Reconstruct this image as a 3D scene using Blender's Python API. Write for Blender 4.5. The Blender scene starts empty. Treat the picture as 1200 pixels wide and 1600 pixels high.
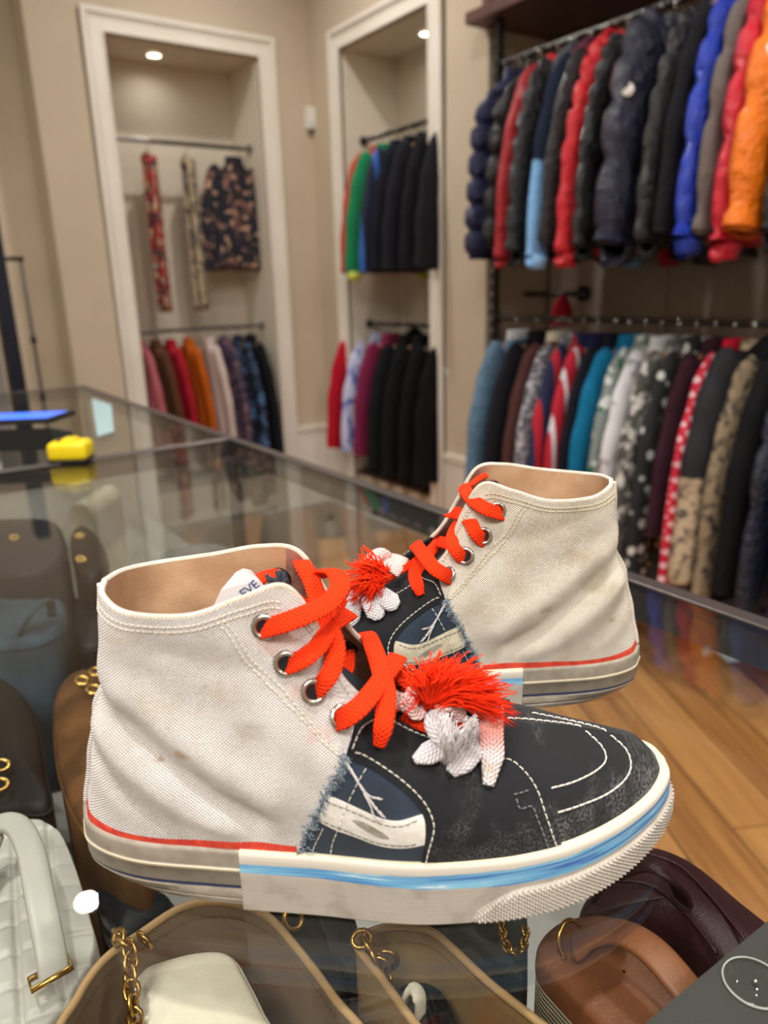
import bpy, bmesh, math, random
import numpy as np
from mathutils import Vector, Matrix
from mathutils.bvhtree import BVHTree
from mathutils.geometry import delaunay_2d_cdt
random.seed(7)
SC = bpy.context.scene
COL = SC.collection
PI = math.pi

# ------------------------------------------------------------------ camera
FPX = 1159.0
PITCH, ROLL, AZ = [math.radians(a) for a in (16.84, 1.6, 34.68)]
CAMP = np.array([0.0, 0.0, 1.22])
_cp, _sp = math.cos(PITCH), math.sin(PITCH)
_f = np.array([math.sin(AZ)*_cp, math.cos(AZ)*_cp, -_sp])
_r = np.array([math.cos(AZ), -math.sin(AZ), 0.0])
_d = np.cross(_f, _r)
_c, _s = math.cos(ROLL), math.sin(ROLL)
RR = _c*_r + _s*_d
DD = -_s*_r + _c*_d
cam = bpy.data.cameras.new('camera')
cam.sensor_fit = 'VERTICAL'; cam.sensor_height = 36.0
cam.lens = 36.0*FPX/1600.0
cam.clip_start = 0.01; cam.clip_end = 60
cam.dof.use_dof = True
cam.dof.focus_distance = 0.405
cam.dof.aperture_fstop = 6.6
camo = bpy.data.objects.new('camera', cam)
COL.objects.link(camo)
camo.matrix_world = Matrix(((RR[0], -DD[0], -_f[0], CAMP[0]), (RR[1], -DD[1], -_f[1], CAMP[1]), (RR[2], -DD[2], -_f[2], CAMP[2]), (0, 0, 0, 1)))
SC.camera = camo

# ------------------------------------------------------------------ world, view, lights
w = bpy.data.worlds.new('world'); SC.world = w; w.use_nodes = True
w.node_tree.nodes['Background'].inputs[0].default_value = (1.0, 0.93, 0.85, 1)
w.node_tree.nodes['Background'].inputs[1].default_value = 0.35
SC.view_settings.view_transform = 'Standard'
SC.view_settings.look = 'None'
SC.view_settings.exposure = -0.12
SC.view_settings.gamma = 1.0
SC.view_settings.use_curve_mapping = False
SC.cycles.use_denoising = True
SC.cycles.max_bounces = 10
SC.cycles.transparent_max_bounces = 16
SC.cycles.sample_clamp_indirect = 4.0
SC.cycles.caustics_reflective = False
SC.cycles.caustics_refractive = False
CEIL = 3.1
DOWN = [(0.369, 2.783, 5), (1.073, 1.602, 11), (-0.30, 0.25, 19), (0.9, 0.1, 12), (-0.9, 1.9, 10), (1.5, 2.9, 15), (1.45, 0.4, 12),
        (-0.6, -1.3, 14), (1.0, -1.3, 14)]
LIGHT_COL = (1.0, 0.95, 0.89)
FILL_PANELS = [(-1.3, -0.7, 1.2, 0.6, 68), (0.6, -2.2, 1.2, 0.6, 30), (-1.5, 2.2, 1.2, 0.6, 14)]  # added fill panels out of view, brightening the room and the shoes

# ------------------------------------------------------------------ helpers
def at(px, py, axis, val):
    v = ((px-600)/FPX)*RR + ((py-800)/FPX)*DD + _f
    t = (val - CAMP[axis])/v[axis]
    return CAMP + t*v
def ray(px, py):
    v = ((px-600)/FPX)*RR + ((py-800)/FPX)*DD + _f
    return v/np.linalg.norm(v)
def lin(h):
    if isinstance(h, str):
        h = h.lstrip('#'); c = [int(h[i:i+2], 16)/255 for i in (0, 2, 4)]
    else: c = h
    return tuple((x/12.92 if x <= .04045 else ((x+.055)/1.055)**2.4) for x in c) + (1.0,)

MATS = {}
class NT:
    def __init__(s, m): s.t = m.node_tree; s.b = s.t.nodes['Principled BSDF']
    def n(s, typ, **kw):
        nd = s.t.nodes.new(typ)
        for k, v in kw.items():
            if k.startswith('i_'):
                k = k[2:]; k = int(k) if k.isdigit() else k
                nd.inputs[k].default_value = v
            else: setattr(nd, k, v)
        return nd
    def l(s, a, b): s.t.links.new(a, b)
    def coord(s, kind='Object'): return s.n('ShaderNodeTexCoord').outputs[kind]
    def math(s, op, a, b=None, c=None):
        nd = s.n('ShaderNodeMath', operation=op)
        for i, x in enumerate((a, b, c)):
            if x is None: continue
            if isinstance(x, (int, float)): nd.inputs[i].default_value = x
            else: s.l(x, nd.inputs[i])
        return nd.outputs[0]
    def mix(s, f, a, b, typ='MIX'):
        nd = s.n('ShaderNodeMix', data_type='RGBA', blend_type=typ)
        for i, x in ((0, f), (6, a), (7, b)):
            if isinstance(x, (int, float)): nd.inputs[i].default_value = x
            elif isinstance(x, tuple): nd.inputs[i].default_value = x
            else: s.l(x, nd.inputs[i])
        return nd.outputs[2]
    def noise(s, scale, detail=4, vec=None, rough=.55):
        nd = s.n('ShaderNodeTexNoise', i_Scale=scale, i_Detail=detail, i_Roughness=rough)
        s.l(vec if vec is not None else s.coord(), nd.inputs['Vector'])
        return nd.outputs['Fac']
    def ramp(s, f, lo, hi):
        nd = s.n('ShaderNodeMapRange', i_1=lo, i_2=hi)
        nd.interpolation_type = 'SMOOTHSTEP'
        s.l(f, nd.inputs[0]); return nd.outputs[0]
    def sepuv(s):
        sp = s.n('ShaderNodeSeparateXYZ'); s.l(s.coord('UV'), sp.inputs[0]); return sp.outputs
    def bump(s, h, dist, strength=1.0, prev=None):
        nd = s.n('ShaderNodeBump', i_Strength=strength, i_Distance=dist)
        s.l(h, nd.inputs['Height'])
        if prev is not None: s.l(prev, nd.inputs['Normal'])
        s.l(nd.outputs[0], s.b.inputs['Normal']); return nd.outputs[0]
    def color(s, c): s.l(c, s.b.inputs['Base Color'])
def mat(name, col, rough=.6, metal=0.0, sheen=0.0, coat=0.0, emit=0.0, spec=.5):
    m = bpy.data.materials.new(name); m.use_nodes = True
    b = m.node_tree.nodes['Principled BSDF']
    c = lin(col)
    b.inputs['Base Color'].default_value = c
    b.inputs['Roughness'].default_value = rough
    b.inputs['Metallic'].default_value = metal
    b.inputs['Sheen Weight'].default_value = sheen
    b.inputs['Coat Weight'].default_value = coat
    b.inputs['Specular IOR Level'].default_value = spec
    if emit:
        b.inputs['Emission Color'].default_value = c; b.inputs['Emission Strength'].default_value = emit
    m.diffuse_color = c
    MATS[name] = m
    return m
def soft(name, col, col2=None, scale=30, rough=.8, bs=200, bd=.0005, lo=.35, hi=.65, **kw):
    """colour mottled by noise plus fine relief"""
    m = mat(name, col, rough, **kw); t = NT(m)
    if col2: t.color(t.mix(t.ramp(t.noise(scale), lo, hi), lin(col), lin(col2)))
    if bd: t.bump(t.noise(bs, 3), bd)
    return m

def link(name, me, m=None, parent=None):
    o = bpy.data.objects.new(name, me); COL.objects.link(o)
    if m is not None:
        for x in (m if isinstance(m, (list, tuple)) else [m]): me.materials.append(x)
    if parent is not None: o.parent = parent
    return o
def mesh(name, V, Fc, m, parent=None, smooth=True, uv=None, kind=None, mi=None, crease=None):
    me = bpy.data.meshes.new(name)
    me.from_pydata([tuple(v) for v in V], [], Fc)
    if smooth: me.polygons.foreach_set('use_smooth', [True]*len(me.polygons))
    if uv is not None:
        lay = me.uv_layers.new(name='UVMap')
        idx = np.zeros(len(me.loops), dtype=np.int32); me.loops.foreach_get('vertex_index', idx)
        lay.data.foreach_set('uv', np.array(uv, dtype=np.float32)[idx].ravel())
    if mi is not None: me.polygons.foreach_set('material_index', mi)
    me.update()
    o = link(name, me, m, parent)
    if crease: sharp(o, crease)
    if kind: o['kind'] = kind
    return o
def sharp(o, ang=40):
    me = o.data; bm = bmesh.new(); bm.from_mesh(me)
    a = math.radians(ang)
    for e in bm.edges:
        e.smooth = not (len(e.link_faces) == 2 and e.calc_face_angle(0) > a)
    bm.to_mesh(me); bm.free()
def thing(name, label, cat, loc=(0, 0, 0), rz=0, group=None):
    o = bpy.data.objects.new(name, None); COL.objects.link(o)
    o.empty_display_size = .05
    o.location = loc; o.rotation_euler = (0, 0, rz)
    o['label'] = label; o['category'] = cat
    if group: o['group'] = group
    return o
def tag(o, label, cat, group=None):
    o['label'] = label; o['category'] = cat
    if group: o['group'] = group
    return o
def struct(o): o['kind'] = 'structure'; return o

class G:
    """collects shapes; build() links ONE mesh object"""
    def __init__(s): s.V = []; s.F = []; s.U = []
    def add(s, V, Fc, U=None):
        k = len(s.V); s.V += [tuple(v) for v in V]; s.F += [tuple(i+k for i in f) for f in Fc]
        s.U += U if U is not None else [(v[0], v[2]) for v in V]
        return s
    def box(s, x0, x1, y0, y1, z0, z1, bev=0.0):
        if bev <= 0:
            V = [(x, y, z) for z in (z0, z1) for y in (y0, y1) for x in (x0, x1)]
            return s.add(V, [(0, 2, 3, 1), (4, 5, 7, 6), (0, 1, 5, 4), (2, 6, 7, 3), (0, 4, 6, 2), (1, 3, 7, 5)])
        bm = bmesh.new(); bmesh.ops.create_cube(bm, size=1)
        for v in bm.verts: v.co = Vector(((x0+x1)/2+v.co.x*(x1-x0), (y0+y1)/2+v.co.y*(y1-y0), (z0+z1)/2+v.co.z*(z1-z0)))
        bmesh.ops.bevel(bm, geom=bm.edges[:], offset=bev, segments=2, affect='EDGES', profile=.5)
        bm.verts.ensure_lookup_table()
        s.add([v.co[:] for v in bm.verts], [[v.index for v in f.verts] for f in bm.faces]); bm.free(); return s
    def tube(s, P, r, n=8, closed=False, caps=True, ry=None, up=None, sq=0):
        """P points; r radius or list; ry optional second radius (flat section), up = normal direction(s) for the thin axis"""
        P = [Vector(p) for p in P]; N = len(P)
        R = r if isinstance(r, (list, tuple)) else [r]*N
        RY = (ry if isinstance(ry, (list, tuple)) else [ry]*N) if ry is not None else R
        V = []; U = []; prev = None; acc = 0
        for i, p in enumerate(P):
            a = P[(i-1) % N] if (closed or i > 0) else p
            b = P[(i+1) % N] if (closed or i < N-1) else p
            t = (b-a).normalized() if (b-a).length > 1e-9 else Vector((0, 0, 1))
            if up is not None:
                u = Vector(up[i]) if isinstance(up, list) else Vector(up)
            else:
                u = prev if prev is not None else (Vector((0, 0, 1)) if abs(t.z) < .9 else Vector((1, 0, 0)))
            u = (u - t*u.dot(t)); u = u.normalized() if u.length > 1e-6 else t.orthogonal().normalized()
            prev = u; sd = t.cross(u)
            if i: acc += (P[i]-P[i-1]).length
            for k in range(n):
                an = 2*PI*k/n
                ct, sn = math.cos(an), math.sin(an)
                if sq: ct, sn = math.copysign(abs(ct)**sq, ct), math.copysign(abs(sn)**sq, sn)
                V.append(p + sd*ct*R[i] + u*sn*RY[i])
                U.append((ct*R[i], acc))
        Fc = []
        M = N if closed else N-1
        for i in range(M):
            for k in range(n):
                a = i*n+k; b = i*n+(k+1) % n; c = ((i+1) % N)*n+(k+1) % n; d = ((i+1) % N)*n+k
                Fc.append((a, b, c, d))
        if caps and not closed:
            Fc.append(tuple(range(n))[::-1]); Fc.append(tuple((N-1)*n+k for k in range(n)))
        return s.add(V, Fc, U)
    def lathe(s, prof, c=(0, 0, 0), n=24, axis=None):
        """prof [(r,z)] about z through c"""
        V = []; Fc = []
        for r, z in prof:
            for k in range(n):
                a = 2*PI*k/n; V.append((c[0]+r*math.cos(a), c[1]+r*math.sin(a), c[2]+z))
        for i in range(len(prof)-1):
            for k in range(n):
                Fc.append((i*n+k, i*n+(k+1) % n, (i+1)*n+(k+1) % n, (i+1)*n+k))
        return s.add(V, Fc)
    def torus(s, c, nrm, R, r, n=20, m=8):
        nrm = Vector(nrm).normalized(); a = nrm.orthogonal().normalized(); b = nrm.cross(a)
        P = [Vector(c)+a*math.cos(2*PI*i/n)*R+b*math.sin(2*PI*i/n)*R for i in range(n)]
        return s.tube(P, r, m, closed=True, up=[(p-Vector(c)) for p in P])
    def prism(s, poly, ax, a0, a1):
        """polygon of 2D points extruded along axis ax from a0 to a1"""
        def mk(p, a):
            q = list(p); q.insert(ax, a); return q
        n = len(poly)
        V = [mk(p, a0) for p in poly]+[mk(p, a1) for p in poly]
        return s.add(V, [tuple(range(n))[::-1], tuple(range(n, 2*n))]+[(i, (i+1) % n, n+(i+1) % n, n+i) for i in range(n)])
    def grid(s, fn, nu, nv, closed=False):
        """fn(u,v)->(x,y,z) u,v in 0..1"""
        V = []; U = []
        for i in range(nu+1):
            for j in range(nv+1):
                u, v = i/nu, j/nv; V.append(fn(u, v)); U.append((u, v))
        return s.add(V, [(i*(nv+1)+j, (i+1)*(nv+1)+j, (i+1)*(nv+1)+j+1, i*(nv+1)+j+1) for i in range(nu) for j in range(nv)], U)
    def build(s, name, m, parent=None, smooth=False, kind=None, crease=None, uv=True):
        o = mesh(name, s.V, s.F, m, parent, smooth, s.U if uv else None, kind)
        if crease: sharp(o, crease)
        return o
def spline(P, n=8, closed=False):
    P = [np.array(p, float) for p in P]; out = []
    N = len(P); M = N if closed else N-1
    for i in range(M):
        p1, p2 = P[i], P[(i+1) % N]
        p0 = P[(i-1) % N] if (closed or i) else 2*p1-p2
        p3 = P[(i+2) % N] if (closed or i+2 < N) else 2*p2-p1
        for k in range(n):
            f = k/n
            out.append(.5*((2*p1)+(-p0+p2)*f+(2*p0-5*p1+4*p2-p3)*f*f+(-p0+3*p1-3*p2+p3)*f**3))
    if not closed: out.append(P[-1])
    return out
def chain(name, P, m, parent, pitch=.008, R=.004, r=.0012):
    """interlocked oval links along points P, one mesh"""
    P = spline(P, 12); g = G(); acc = 0; k = 0; last = Vector(P[0])
    for p in P[1:]:
        p = Vector(p)
        while (p-last).length >= pitch:
            t = (p-last).normalized(); c = last+t*pitch*.5
            side = t.orthogonal().normalized()
            if k % 2: side = t.cross(side)
            Q = [c+t*math.cos(2*PI*i/12)*pitch*.82+side*math.sin(2*PI*i/12)*R*.75 for i in range(12)]
            g.tube(Q, r, 6, closed=True, up=[t.cross(side)]*12)
            last = last+t*pitch; k += 1
    return g.build(name, m, parent, smooth=True)

# ------------------------------------------------------------------ room materials
wallm = soft('wall_paint', '#CDBFA9', '#C6B8A2', 2, .85, 300, .0002)
trimm = soft('trim_paint', '#EFEAE0', '#E8E2D6', 3, .45, 80, .0001)
nichem = soft('niche_paint', '#DCD3C2', None, 3, .7, 200, .0001)
ceilm = mat('ceiling_paint', '#A69D90', .9)
panelm = soft('alcove_panel', '#A89B8E', '#9E9184', 3, .6, 120, .0002)
darkwood = soft('dark_wood', '#4A2C24', '#351D17', 8, .45, 150, .0001)
ebony = soft('ebony_board', '#6B4A42', '#5C3E38', 6, .5, 150, .0001)
steel = mat('brushed_steel', '#8E8C88', .28, 1.0)
gunm = mat('gunmetal', '#4C4A48', .38, .9)
chrome = mat('chrome', '#D8D8D6', .12, 1.0)
brass = mat('brass', '#B08A4A', .3, 1.0)
gold = mat('gold_hardware', '#C9A35C', .22, 1.0)
hangerwood = soft('hanger_wood', '#B98A5C', '#A87848', 20, .5, 60, .0002)
blackm = mat('black_plastic', '#121316', .4)

def plank_mat(name, a, b):
    m = mat(name, a, .32, coat=.15); t = NT(m)
    mp = t.n('ShaderNodeMapping'); mp.inputs['Scale'].default_value = (1.2, 22, 1)
    t.l(t.coord('Object'), mp.inputs[0])
    n1 = t.noise(1.6, 6, mp.outputs[0], .6)
    t.color(t.mix(t.ramp(n1, .3, .7), lin(a), lin(b))); t.bump(n1, .0004)
    return m
PLK = [plank_mat('oak_plank_a', '#B87334', '#9A5C26'), plank_mat('oak_plank_b', '#D89A58', '#BC7C42'), plank_mat('oak_plank_c', '#98561F', '#743E16'), plank_mat('oak_plank_d', '#C98A4A', '#9A5E2C')]

# ------------------------------------------------------------------ floor: sub-floor and planks
fl = struct(G().box(-2.6, 2.2, -3.0, 3.75, -.06, -.012).build('floor', darkwood, uv=False))
PD = math.radians(62)            # plank run
ca, sa = math.cos(PD), math.sin(PD)
rng = random.Random(3)
pw, pl = .145, 1.25
plank_meshes = []
for k in range(4):
    g = G().box(0, pl-.005, 0, pw-.005, -.012, 0, .002)
    o = g.build('oak', PLK[k], uv=False); plank_meshes.append(o.data); bpy.data.objects.remove(o)
rows = range(-30, 30)
for i in rows:
    off = (i*.47) % 1 * pl
    for j in range(-5, 6):
        u0 = j*pl+off; v0 = i*pw
        cx = (u0+pl/2)*ca-(v0+pw/2)*sa; cy = (u0+pl/2)*sa+(v0+pw/2)*ca
        cx += 1.0; cy += .8
        if not (.35 < cx < 2.75 and -.9 < cy < 3.35): continue
        ux, uy = u0*ca-v0*sa+1.0, u0*sa+v0*ca+.8
        ex, ey = (u0+pl)*ca-v0*sa+1.0, (u0+pl)*sa+v0*ca+.8
        if max(ux, ex, ux-pw*sa, ex-pw*sa) > 2.19 or max(uy, ey)+pw*ca > 3.74: 
            if max(ux, ex) > 2.72: continue
        o = bpy.data.objects.new('oak_plank', plank_meshes[rng.randrange(4)])
        COL.objects.link(o); o.parent = fl
        o.location = (ux, uy, 0); o.rotation_euler = (0, 0, PD)

# ------------------------------------------------------------------ walls
X2, Y1 = 2.2, 3.75          # front faces of the right wall and of the back wall
def wallbox(name, *b, m=wallm): return struct(G().box(*b).build(name, m, uv=False))
# back wall with niche opening x 1.16-1.905, z .22-2.325
NX0, NX1, NZ0, NZ1, NB = 1.16, 1.905, .22, 2.325, 4.09
g = G()
g.box(.84, NX0, Y1, Y1+.42, 0, CEIL).box(NX1, X2+.5, Y1, Y1+.42, 0, CEIL).box(NX0, NX1, Y1, Y1+.42, NZ1, CEIL).box(NX0, NX1, Y1, Y1+.42, 0, NZ0)
struct(g.build('wall_back', wallm, uv=False))
g = G().box(NX0, NX1, NB, NB+.01, NZ0, NZ1)
g.box(NX0-.0, NX0+.004, Y1+.01, NB, NZ0, NZ1).box(NX1-.004, NX1, Y1+.01, NB, NZ0, NZ1).box(NX0+.004, NX1-.004, Y1+.01, NB, NZ1-.004, NZ1)
struct(g.build('wall_niche_back', nichem, uv=False))
wallbox('wall_recess_back', -2.6, .84, Y1+.2, Y1+.42, 0, CEIL)
# right wall: niche y 2.76-3.435, alcove y < 2.39
MY0, MY1, MB = 2.745, 3.435, 2.53
AY, AB = 2.39, 2.56
g = G()
g.box(X2, X2+.5, MY1, Y1, 0, CEIL).box(X2, X2+.5, MY0, MY1, NZ1, CEIL).box(X2, X2+.5, MY0, MY1, 0, NZ0).box(X2, X2+.5, AY, MY0, 0, CEIL)
struct(g.build('wall_right', wallm, uv=False))
g = G().box(MB, MB+.01, MY0, MY1, NZ0, NZ1)
g.box(X2+.01, MB, MY1-.004, MY1, NZ0, NZ1).box(X2+.01, MB, MY0, MY0+.004, NZ0, NZ1).box(X2+.01, MB, MY0+.004, MY1-.004, NZ1-.004, NZ1)
struct(g.build('wall_niche_right', nichem, uv=False))
# alcove back made of tall panels with joints
al = wallbox('wall_alcove_right', AB+.012, AB+.1, -3.0, AY, 0, CEIL, m=darkwood)
for k in range(9):
    y1 = AY-.02-k*.6; y0 = y1-.594
    if y0 < -3: break
    G().box(AB, AB+.012, y0, y1, .3, 2.155, .002).build('panel', panelm, al, uv=False)
wallbox('wall_front', -2.6, 2.7, -3.1, -3.0, 0, CEIL)
wallbox('wall_left', -2.7, -2.6, -3.1, Y1+.42, 0, CEIL)
struct(G().box(-2.7, 2.9, -3.1, Y1+.42, CEIL, CEIL+.1).build('ceiling', ceilm, uv=False))

# tall white baseboards
def baseboard(name, boxes):
    g = G()
    for b in boxes: g.box(*b)
    return struct(g.build(name, trimm, uv=False))
baseboard('baseboard_back', [(.84, 1.07, Y1-.015, Y1, .0, .44), (2.0, X2, Y1-.015, Y1, 0, .44), (.84, 1.07, Y1-.024, Y1, .44, .465), (2.0, X2-.01, Y1-.024, Y1, .44, .465)])
baseboard('baseboard_right', [(X2-.015, X2, MY1+.1, Y1-.03, 0, .44), (X2-.015, X2, AY+.005, MY0-.1, 0, .44), (X2-.024, X2, MY1+.1, Y1-.03, .44, .465), (X2-.024, X2, AY+.002, MY0-.1, .44, .465)])
# moulded white casings round both niches: flat board, raised outer bead, inner step
def casing(name, ax, plane, a0, a1, z1):
    wd = .092
    o = None
    for i, (d0, d1, th) in enumerate([(0, wd, .014), (wd-.022, wd, .026), (wd-.034, wd-.026, .019), (0, .010, .02)]):
        for nm, (p0, p1, q0, q1) in {'stile': (a0-d1, a0-d0, 0, z1+d1), 'stile2': (a1+d0, a1+d1, 0, z1+d1), 'head': (a0-d0, a1+d0, z1+d0, z1+d1)}.items():
            g = G()
            if ax == 1: g.box(p0, p1, plane-th, plane, q0, q1, .002)
            else: g.box(plane-th, plane, p0, p1, q0, q1, .002)
            if o is None: o = struct(g.build(name, trimm, uv=False))
            else: g.build({'stile2': 'stile'}.get(nm, nm)+('_bead' if i else ''), trimm, o, uv=False)
casing('trim_1', 1, Y1, NX0, NX1, NZ1)
casing('trim_2', 0, X2, MY0, MY1, NZ1)
struct(G().box(NX0+.005, NX1-.005, Y1+.0, NB-.001, NZ0, NZ0+.02).build('trim_3', darkwood, uv=False))
struct(G().box(X2+.0, MB-.001, MY0+.005, MY1-.005, NZ0, NZ0+.02).build('trim_4', darkwood, uv=False))

# ------------------------------------------------------------------ lamps
lensm = mat('lamp_lens', '#FFF3DF', .5, emit=14.0)
whitem = mat('white_plastic', '#EDEBE6', .45)
def downlight(x, y, z, power, r=.045, cat='ceiling light', label=None, group=None, spot=True, size=None):
    t = thing('downlight', label or 'small round recessed downlight in the ceiling', cat, (x, y, z), 0, group)
    G().lathe([(r, 0), (r*1.35, -.001), (r*1.4, -.005), (r*1.2, -.008), (r, -.004), (r, .0)], n=28).build('trim_ring', whitem, t, smooth=True, uv=False)
    G().lathe([(r*.98, -.002), (r*.6, -.0035), (.0005, -.004)], n=24).build('lens', lensm, t, smooth=True, uv=False)
    L = bpy.data.lights.new('downlight_lamp', 'AREA'); L.shape = 'DISK'; L.size = size or r*2; L.energy = power; L.color = LIGHT_COL; L.spread = math.radians(150)
    o = bpy.data.objects.new('downlight_lamp', L); COL.objects.link(o); o.location = (x, y, z-.012)
    return t
WHERE = ['in front of the wide niche', 'over the aisle beside the jacket rack', 'above the near end of the display case', 'right of the near display case', 'over the far left of the shop',
         'near the corner between both niches', 'in front of the rack nearest the entrance', 'behind the photographer on the left', 'behind the photographer on the right']
for i, (x, y, p) in enumerate(DOWN):
    downlight(x, y, CEIL, p, label='round recessed ceiling downlight '+WHERE[i], group='downlights in the main ceiling')
downlight(1.45, 3.93, NZ1-.006, .35, .03, 'niche light', 'small downlight in the ceiling of the niche with the patterned jacket')
downlight(2.40, 3.02, NZ1-.006, .35, .03, 'niche light', 'small downlight in the ceiling of the narrow niche with dark jackets')
diffm = mat('fill_panel_diffuser', '#FFF4E4', .6, emit=3.0)
for (x, y, sx, sy, p), wh in zip(FILL_PANELS, ('left of the near display case', 'at the back of the shop behind the photographer', 'at the far left of the shop')):  # unseen fill lights, added and built as ceiling fixtures
    t = thing('added_fill_panel', 'added flat rectangular fill light panel on the ceiling '+wh, 'ceiling light', (x, y, CEIL), 0, 'added fill light panels on the ceiling')
    g = G().box(-sx/2-.02, sx/2+.02, -sy/2-.02, -sy/2, -.03, 0).box(-sx/2-.02, sx/2+.02, sy/2, sy/2+.02, -.03, 0).box(-sx/2-.02, -sx/2, -sy/2, sy/2, -.03, 0).box(sx/2, sx/2+.02, -sy/2, sy/2, -.03, 0)
    g.build('frame', whitem, t, uv=False)
    G().box(-sx/2, sx/2, -sy/2, sy/2, -.018, -.012).build('diffuser', diffm, t, uv=False)
    L = bpy.data.lights.new('fill_panel_lamp', 'AREA'); L.shape = 'RECTANGLE'; L.size = sx; L.size_y = sy; L.energy = p; L.color = LIGHT_COL
    o = bpy.data.objects.new('fill_panel_lamp', L); COL.objects.link(o); o.location = (x, y, CEIL-.035)

# ------------------------------------------------------------------ display cases
ZT = .95
def glass_mat(name, tint, rough=.0, ior=1.5, amt=1.0):
    m = bpy.data.materials.new(name); m.use_nodes = True; nt = m.node_tree; nt.nodes.clear()
    out = nt.nodes.new('ShaderNodeOutputMaterial'); mx = nt.nodes.new('ShaderNodeMixShader')
    tr = nt.nodes.new('ShaderNodeBsdfTransparent'); tr.inputs[0].default_value = lin(tint)
    gl = nt.nodes.new('ShaderNodeBsdfGlossy'); gl.inputs['Roughness'].default_value = rough
    fr = nt.nodes.new('ShaderNodeFresnel'); fr.inputs[0].default_value = ior
    ge = nt.nodes.new('ShaderNodeNewGeometry'); mr = nt.nodes.new('ShaderNodeMapRange')      # same index entering and leaving the pane
    mr.inputs[3].default_value = ior; mr.inputs[4].default_value = 1/ior
    nt.links.new(ge.outputs['Backfacing'], mr.inputs[0]); nt.links.new(mr.outputs[0], fr.inputs[0])
    nt.links.new(fr.outputs[0], mx.inputs[0]); nt.links.new(tr.outputs[0], mx.inputs[1]); nt.links.new(gl.outputs[0], mx.inputs[2])
    nt.links.new(mx.outputs[0], out.inputs[0]); MATS[name] = m
    return m
glassm = glass_mat('clear_glass', '#FAFCFB')
shelfm = mat('pale_shelf', '#A8A5A1', .35)
framem = mat('case_frame', '#5B5452', .35, .6)
frametop = mat('case_frame_top', '#54433F', .4, .4)
basem = soft('case_base', '#39302D', '#2E2624', 5, .5)
CX0, CX1 = -.14, .574
def case(name, label, y0, y1):
    t = thing(name, label, 'display case')
    fw, fh = .019, .036
    def cb(nm, m, *b, bev=.0015): return G().box(*b, bev).build(nm, m, t, uv=False)
    G().box(CX0+fw, CX1-fw, y0+fw*.5, y1-fw*.5, ZT-.006, ZT).build('glass_top', glassm, t, uv=False)
    cb('top_rail', framem, CX1-fw, CX1, y0, y1, ZT-fh, ZT+.0015)
    cb('top_rail', framem, CX0, CX0+fw, y0, y1, ZT-fh, ZT+.0015)
    cb('top_rail', framem, CX0+fw, CX1-fw, y0, y0+fw*.5, ZT-fh, ZT+.001)
    cb('top_rail', framem, CX0+fw, CX1-fw, y1-fw*.5, y1, ZT-fh, ZT+.001)
    for x in (CX0+.002, CX1-.017):
        for y in (y0+.001, y1-.016): cb('post', framem, x, x+.015, y, y+.015, .42, ZT-fh)
    G().box(CX1-.012, CX1-.006, y0+.017, y1-.017, .42, ZT-fh).build('glass_front', glassm, t, uv=False)
    G().box(CX0+.018, CX1-.018, y1-.010, y1-.005, .42, ZT-fh).build('glass_side', glassm, t, uv=False)
    G().box(CX0+.018, CX1-.013, y0+.017, y1-.017, .648, .656, .001).build('shelf', shelfm, t, uv=False)
    cb('base', basem, CX0, CX1, y0, y1, .02, .42, bev=.003)
    cb('plinth', blackm, CX0+.02, CX1-.02, y0+.02, y1-.02, .0, .02)
    return t
case('display_case', 'glass topped display case full of handbags, under the high top shoes', -.12, 1.325)
case('display_case', 'far glass display case beyond the yellow tape measure', 1.329, 2.46)

# ------------------------------------------------------------------ high top shoes
_L = [
[(.010,0,.029),(.018,0,.066),(.028,0,.104),(.033,0,.147)],
[(.018,.015,.029),(.024,.016,.066),(.030,.015,.104),(.037,.015,.146)],
[(.040,.027,.029),(.042,.028,.066),(.043,.024,.104),(.050,.026,.142)],
[(.075,.034,.029),(.074,.034,.068),(.072,.029,.105),(.076,.029,.141)],
[(.100,.038,.029),(.097,.038,.069),(.095,.031,.107),(.098,.027,.147)],
[(.125,.042,.029),(.119,.042,.069),(.115,.033,.110),(.1165,.023,.150)],
[(.140,.045,.029),(.134,.046,.062),(.131,.037,.095),(.129,.021,.129)],
[(.155,.048,.029),(.150,.049,.055),(.145,.041,.082),(.139,.020,.103)],
[(.172,.050,.029),(.168,.051,.050),(.165,.042,.068),(.161,.019,.081)],
[(.192,.050,.029),(.190,.050,.044),(.188,.041,.057),(.184,.013,.069)],
[(.215,.048,.029),(.213,.046,.042),(.211,.034,.055),(.206,.001,.067)],
[(.238,.042,.029),(.236,.039,.041),(.233,.027,.052),(.229,-.004,.061)],
[(.262,.030,.029),(.259,.027,.039),(.255,.016,.048),(.250,-.008,.056)],
[(.283,.014,.029),(.280,.012,.037),(.275,.005,.044),(.268,-.011,.050)],
[(.296,-.002,.029),(.292,-.004,.036),(.287,-.007,.041),(.281,-.013,.045)],
[(.299,-.015,.029),(.296,-.015,.034),(.292,-.015,.038),(.287,-.015,.041)]]
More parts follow.
